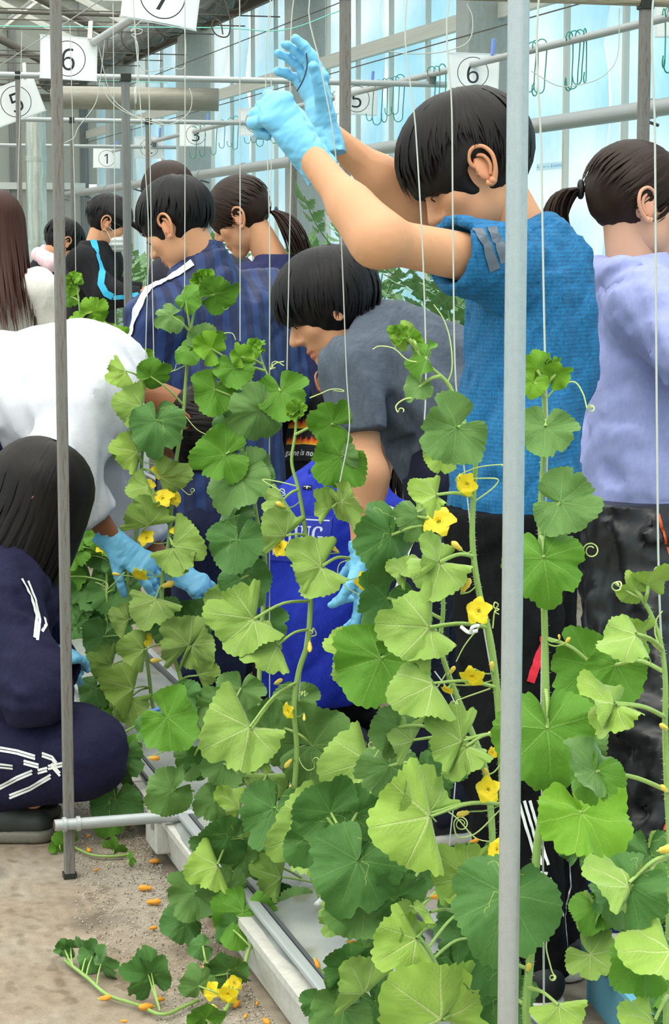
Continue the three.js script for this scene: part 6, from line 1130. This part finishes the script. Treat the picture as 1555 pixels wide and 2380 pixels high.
{ // black tee with the flame print
  const { t, F, tp } = standing('student in a black T-shirt with a flame print, mostly hidden', { d: 6.5, w: .15, c: [806, 880], n: [778, 936], hf: img(.4, -.6, .7), hu: img(.2, .7, .6), bf: img(.25, -.1, .95), lean: [-.08, -.04], garment: 't_shirt', sleeve: 'short', cloth: fabric([22, 22, 24], 6), person: { hair: HAIR.jet, face: false, hairSpec: { n: 160, end: () => 1.8, coverEars: true } } });
  const ft = canvasTex(512, 420, (c, w, h) => {
    c.fillStyle = '#161618'; c.fillRect(0, 0, w, h);
    for (const [y0, a] of [[10, 1], [150, .9]]) for (let i = 0; i < 46; i++) { const x = 20 + i * 10.4, hh = rr(50, 110) * a, g = c.createLinearGradient(0, y0 + 130, 0, y0 + 130 - hh); g.addColorStop(0, '#f6c21c'); g.addColorStop(.5, '#e8641a'); g.addColorStop(1, '#b01f12'); c.fillStyle = g; c.beginPath(); c.moveTo(x - 8, y0 + 130); c.quadraticCurveTo(x - 10, y0 + 90, x + rr(-4, 10), y0 + 130 - hh); c.quadraticCurveTo(x + 9, y0 + 95, x + 9, y0 + 130); c.fill(); }
    c.fillStyle = '#e6e6e6'; c.font = 'bold italic 62px sans-serif'; c.textAlign = 'center'; c.fillText('game is not over !!', w / 2, 375, 480);
  });
  const g = patch(F, 722, 1015, 6.4, .18, .148, img(.1, 1, 0)); if (g) part('flame_print', g, new THREE.MeshStandardMaterial({ map: ft, roughness: .8, side: THREE.DoubleSide }), tp);
}
{ // ---- student in the white long-sleeved shirt stooping from the left
  const hB = frame(img(-.5, -.85, .1), img(.82, -.45, -.1));
  const J = { head: hB, hc: A(432, 985, 5.5), N: A(300, 905, 5.48), C: A(190, 890, 5.48), P: A(-95, 945, 5.5), bf: img(-.05, -1, 0),
    SL: A(238, 920, 5.3), SR: A(255, 915, 5.66), EL: A(140, 1085, 5.24), WL: A(268, 1262, 5.3), ER: A(248, 1120, 5.66), WR: A(392, 1322, 5.62),
    hipL: A(-110, 1020, 5.4), hipR: A(-110, 1000, 5.6), KL: A(-60, 1400, 5.4), KR: A(-60, 1400, 5.62), AL: A(-100, 1700, 5.4).setY(.09), AR: A(-100, 1700, 5.62).setY(.09), TL: A(-20, 1700, 5.4).setY(.04), TR: A(-20, 1700, 5.62).setY(.04) };
  J.handL = { dir: img(.75, -.6, 0), back: img(.4, .5, -.75), curl: [.5, .42, .38, .3], thumb: .3, glove: true };
  J.handR = { dir: img(.85, -.5, 0), back: img(.4, .6, -.6), curl: [.6, .5, .45, .4], thumb: .3, glove: true };
  const t = person('student in a white long-sleeved shirt stooping over from the left', J, { hs: 1.02, skin: SKIN.brown, cell: .011, headCell: .0048, hair: HAIR.black, face: false, hairSpec: { n: 380, R: [.092, .106, .116], crown: [0, .9, -.35], end: phi => Math.cos(phi) > 0 ? 1.75 : 1.95, nape: -.07, w: .009, puff: .04 } });
  const F = top(J, .03, { sleeve: 'long', q: .95, arm: .032, cuff: .075, b: 1.08 }); F.cap(A(60, 930, 5.45), A(150, 960, 5.35), .14, .12); F.cap(A(225, 960, 5.32), A(150, 1060, 5.28), .085, .075); F.cap(A(262, 960, 5.66), A(245, 1140, 5.64), .075, .07); F.cap(A(245, 1140, 5.64), A(300, 1230, 5.63), .06, .045);
  F.disp = sumDisp(creases(.016, img(.5, -.9, 0), 8, 2.5), creases(.007, img(.2, -1, 0), 18, 5)); F.cut(A(-60, 950, 5.5), img(-1, .2, 0), 1); F.cut(J.N.clone().addScaledVector(img(.9, -.3, 0), .02), img(.9, -.3, 0), .14);
  const wht = part('shirt', F.mesh(.0105), fabric([205, 205, 212], 4, { roughness: .8 }), t);
  const G = bottoms(J, .03); G.disp = creases(.01, V(0, 1, 0), 10, 4); part('trousers', G.mesh(.014), fabric([26, 34, 70], 8), t);
  shoe(t, V(J.AL.x, 0, J.AL.z), J.TL, mat(0x303036), shoeWhite); shoe(t, V(J.AR.x, 0, J.AR.z), J.TR, mat(0x303036), shoeWhite);
}
{ // ---- girl squatting in the navy track suit
  const hB = frame(img(.8, -.52, .25), img(.5, .83, 0));
  const J = { head: hB, hc: A(88, 1168, 4.95), N: A(10, 1285, 4.96), C: A(-5, 1410, 4.97), P: A(-60, 1660, 4.98), bf: img(.95, -.2, .1),
    SR: A(2, 1378, 4.84), SL: A(30, 1365, 5.1), ER: A(78, 1600, 4.76), WR: A(96, 1545, 4.98), EL: A(95, 1560, 5.08), WL: A(100, 1540, 5.25),
    hipR: A(-60, 1715, 4.9), hipL: A(-50, 1710, 5.06), KR: A(198, 1748, 4.84), KL: A(180, 1728, 5.08), AR: A(-85, 1815, 4.88), AL: A(-60, 1795, 5.08), TR: A(80, 1855, 4.88), TL: A(110, 1835, 5.08) };
  J.AR.y = Math.max(J.AR.y, .07); J.handR = { dir: img(.5, .2, .9), back: img(.2, .9, -.2), curl: .4, glove: true }; J.handL = { dir: img(.3, .1, .9), back: img(.2, .9, -.2), curl: .4, glove: true };
  const t = person('girl with long black hair squatting in a navy track suit', J, { hs: 1.02, skin: SKIN.warm, face: false, cell: .011, headCell: .0055, hair: HAIR.black,
    hairSpec: { n: 760, R: [.095, .108, .116], crown: [0, .95, -.2], end: phi => 1.65, tail: phi => (Math.cos(phi) > -.15 ? .36 : .21) + .03 * Math.sin(phi * 3), coverEars: true, w: .011, drift: img(-.42, 0, -.08) } });
  const F = top(J, .028, { sleeve: 'long', q: .85, arm: .034, cuff: .02, b: 1.02 }); F.cap(A(8, 1410, 4.84), A(70, 1600, 4.78), .064, .07); F.disp = sumDisp(creases(.014, img(.8, -.5, 0), 9, 3), creases(.006, img(1, -.1, 0), 20, 5)); F.cut(J.N.clone().add(V(0, .05, 0)), img(.1, 1, 0), .14);
  const nv = fabric([30, 29, 58], 8, { roughness: .8 }), jk = part('track_jacket', F.mesh(.0105), nv, t);
  for (const pl of [[[50, 1345], [72, 1385], [85, 1430], [80, 1482]], [[64, 1350], [82, 1395], [92, 1440], [86, 1488]], [[103, 1435], [107, 1452], [97, 1468]]]) { const g = ribbon(F, pl, 4.8, .0075); if (g) part('white_stripe', g, whiteTape, jk); }
  const G = bottoms(J, .028, { over: .03 }); G.cap(A(-40, 1735, 4.88), A(190, 1755, 4.84), .1, .092); G.cap(A(185, 1760, 4.84), A(-30, 1822, 4.88), .08, .06); G.disp = sumDisp(creases(.008, img(1, -.2, 0), 10, 4)); G.cut(V(0, .03, 0), V(0, -1, 0));
  const tr = part('track_trousers', G.mesh(.0105), nv, t);
  for (const pl of [[[-6, 1737], [40, 1745], [82, 1757]], [[-6, 1775], [30, 1779]], [[98, 1750], [122, 1758], [132, 1772]], [[55, 1768], [90, 1777]], [[112, 1780], [148, 1772]], [[-4, 1828], [40, 1805], [75, 1790]], [[22, 1848], [70, 1828], [118, 1800]], [[88, 1790], [110, 1784]], [[120, 1774], [140, 1796]]]) for (const dy of [0, 7]) { const g = ribbon(G, pl.map(([x, y]) => [x, y + dy]), 4.75, .0052); if (g) part('white_stripe', g, whiteTape, tr); }
  shoe(t, V(J.AR.x, 0, J.AR.z), J.TR.clone(), mat(0x2d302c), mat(0x6e6a5e)); shoe(t, V(J.AL.x, 0, J.AL.z), J.TL.clone(), mat(0x2d302c), mat(0x6e6a5e));
}
// ================================================================ tomato plants, crates, grit
const tomatoLeafMat = new THREE.MeshPhysicalMaterial({ map: grainTex([104, 146, 84], 34, 40, 50), roughness: .7, transmission: .3, thickness: 0, side: THREE.DoubleSide });
const leafletShape = (() => { const g = new THREE.PlaneGeometry(1, 1, 5, 9), p = g.attributes.position; for (let i = 0; i < p.count; i++) { const u = p.getX(i) * 2, v = p.getY(i) + .5, w = .27 * Math.pow(Math.sin(Math.PI * Math.pow(v, .75)), .9) * (1 + .28 * Math.sin(v * 26)); p.setXYZ(i, u * w, v, .12 * Math.abs(u) * w * 2 - .25 * v * v); } g.computeVertexNormals(); return g; })();
function compoundLeaf() { const gs = []; const add = (y, x, a, s) => { const g = leafletShape.clone(); g.scale(s, s, s); g.rotateZ(a); g.translate(x, y, -.25 * y * y); gs.push(g); }; add(.7, 0, 0, .38); for (const [y, s] of [[.62, .3], [.42, .34], [.24, .28]]) for (const m of [1, -1]) add(y, -.02 * m, m * rr(.9, 1.3), s * rr(.85, 1.1)); gs.push(tubeGeo([V(0, -.1, 0), V(0, .35, -.03), V(0, .8, -.16)], .012, 5, 6)); return merge(gs); }
const compounds = [0, 1, 2, 3].map(compoundLeaf);
function tomato(label, x, z, h, n, spread = 1) {
  const t = thing('tomato_plant', label, 'plant', 'tomato plants in the second bed'); t.position.set(x, .13, z);
  const pts = Array.from({ length: 6 }, (_, i) => V(nz(i * .7, x, z) * .05, h * i / 5, nz(i * .9, z, x) * .05)); part('stem', tubeGeo(pts, .007, 7, 24, .004), stemMat, t);
  for (let i = 0; i < n; i++) { const k = .12 + .88 * i / n, a = i * 2.4, l = part('leaf', compounds[i % 4], tomatoLeafMat, t); l.position.set(nz(k * 3.5, x, z) * .05, h * k, nz(k * 4.5, z, x) * .05); l.rotation.set(0, a, 0); l.rotateX(rr(.7, 1.5)); l.scale.setScalar(rr(.2, .3) * spread); }
  if (rnd() > .3) { const f = flower(t, V(.05, h * .82, .04), .02, 0, V(.3, 0, 1)); }
  return t;
}
for (const [px, z, h, n, where] of [[1395, -6.1, 1.0, 26, 'between the blue T-shirt and the lavender hoodie, low down'], [1330, -6.5, .95, 26, 'behind the boy in blue'], [1075, -7.2, 1.12, 26, 'nearest the raised sleeve of the boy in blue'], [1010, -7.8, 1.15, 26, 'under the raised elbow of the boy in blue'], [880, -8.5, 1.3, 30, 'tallest, above the bent boy in grey'], [820, -9.2, 1.35, 28, 'right of the dark central post'], [760, -10, 1.3, 24, 'left of the dark central post'], [700, -10.8, 1.2, 24, 'behind the ponytail girl'], [520, -12.2, 1.2, 20, 'behind the striped boy\'s collar'], [340, -12.5, 1.15, 24, 'right of the masked student'], [300, -11.6, 1.1, 24, 'in front of the masked student\'s hands'], [230, -13.4, 1.1, 18, 'far off beyond the masked student']]) {
  const r = rayOf(px, 700), k = z / r.z; tomato(`leafy tomato plant ${where}`, r.x * k, z, h, n, 1.1);
}
function crate(label, p, w, h, d, turn, col) {
  const t = thing('plastic_crate', label, 'crate'); t.position.copy(p); t.rotation.y = turn; const m = mat(col, { roughness: .45 });
  for (const [x, z, W, D] of [[0, d / 2, w, .006], [0, -d / 2, w, .006], [w / 2, 0, .006, d], [-w / 2, 0, .006, d]]) { const g = box(W, h, D, x * .96, h / 2, z * .96); part('side', g, m, t); part('rim', box(W + .014, .016, D + .012, x, h - .008, z, .004), m, t); }
  part('bottom', box(w * .96, .006, d * .96, 0, .004, 0), m, t);
  for (let i = -2; i <= 2; i++) part('rib', box(.008, h * .8, .008, i * w / 6, h * .45, d * .5), m, t);
  return t;
}
{
  const g0 = onHeight(1520, 2330, .08); crate('light blue crate heaped with cut leaves at the bottom right corner', V(g0.x + .1, 0, g0.z + .0), .3, .11, .46, -.12, 0x6db2cf);
  const v = thing('cut_leaves', 'heap of cut melon leaves piled in the light blue crate', 'leaves', null, 'stuff');
  for (let i = 0; i < 46; i++) { const J = V(g0.x + .1 + rr(-.17, .17), .13 + rr(0, .19), g0.z + rr(-.24, .2)); addLeaf(v, J, rr(.07, .12), leafQuat(rr(0, 360), rr(10, 70), rr(-30, 30), rnd() > .4 ? 1 : -1), i % 3 ? 1 : 4, i % 4 ? 'd' : 'n'); }
  for (let i = 0; i < 6; i++) flower(v, V(g0.x + rr(-.02, .2), .24, g0.z + rr(-.15, .15)), .028, 2, V(rr(-1, 1), .5, .5));
  const g1 = onHeight(1030, 1850, 0); crate('teal-blue crate standing behind the melon leaves near the black trousers', V(g1.x + .14, 0, g1.z - .1), .3, .17, .38, .2, 0x2f6f9c);
}
// grit along the foot of the bed
{
  const n = 7000, g = new THREE.IcosahedronGeometry(.0018, 0), m = new THREE.InstancedMesh(g, new THREE.MeshStandardMaterial({ color: 0xffffff, roughness: .95 }), n), M = new THREE.Matrix4(), c = new THREE.Color();
  for (let i = 0; i < n; i++) {
    const z = rr(-5.6, -3.2), u = Math.pow(rnd(), 1.7), x = BED.x0 - .02 - u * (.14 + .13 * (nz(z * 2.2, 1, 1) + .5)), s = rr(.35, 1.1);
    M.compose(V(x, .0022 * s, z), new THREE.Quaternion().setFromEuler(new THREE.Euler(rnd() * 6, rnd() * 6, 0)), V(s, s * .8, s)); m.setMatrixAt(i, M);
    const k = rnd(); k < .6 ? c.setRGB(.55, .51, .45) : k < .88 ? c.setRGB(.3, .24, .18) : c.setRGB(.16, .13, .1); m.setColorAt(i, c);
  }
  m.name = 'floor_grit'; m.userData = { kind: 'stuff', label: 'pale grit and soil crumbs washed along the foot of the bed', category: 'grit' }; m.castShadow = m.receiveShadow = true; scene.add(m);
}
solo('vine_clip', merge([tubeGeo([at(1072, 1457, 3.0), at(1090, 1470, 2.99), at(1108, 1466, 3.0)], .003, 6, 10), tubeGeo([at(1094, 1470, 2.99), at(1098, 1458, 2.98), at(1112, 1454, 2.99)], .0028, 6, 10)]), mat(0xf4f4f2, { roughness: .5 }), 'small white plastic vine clip in front of the black trousers', 'clip');
{ // white plastic tube end lying on the bed, blue ties
  const t = solo('plastic_tube', rod(at(735, 2105, 3.98), at(782, 2060, 4.02), .0065, 10), mat(0xf0eee6, { roughness: .5 }), 'short white plastic tube lying on the bed sheet', 'tube');
  solo('plastic_strip', tubeGeo([at(352, 1655, 5.05), at(375, 1645, 5.05), at(398, 1636, 5.08)], .006, 6, 10), mat(0x5f8fd8, { roughness: .4 }), 'blue plastic strip among the stems on the bed', 'strip');
}
renderer.render(scene, camera);
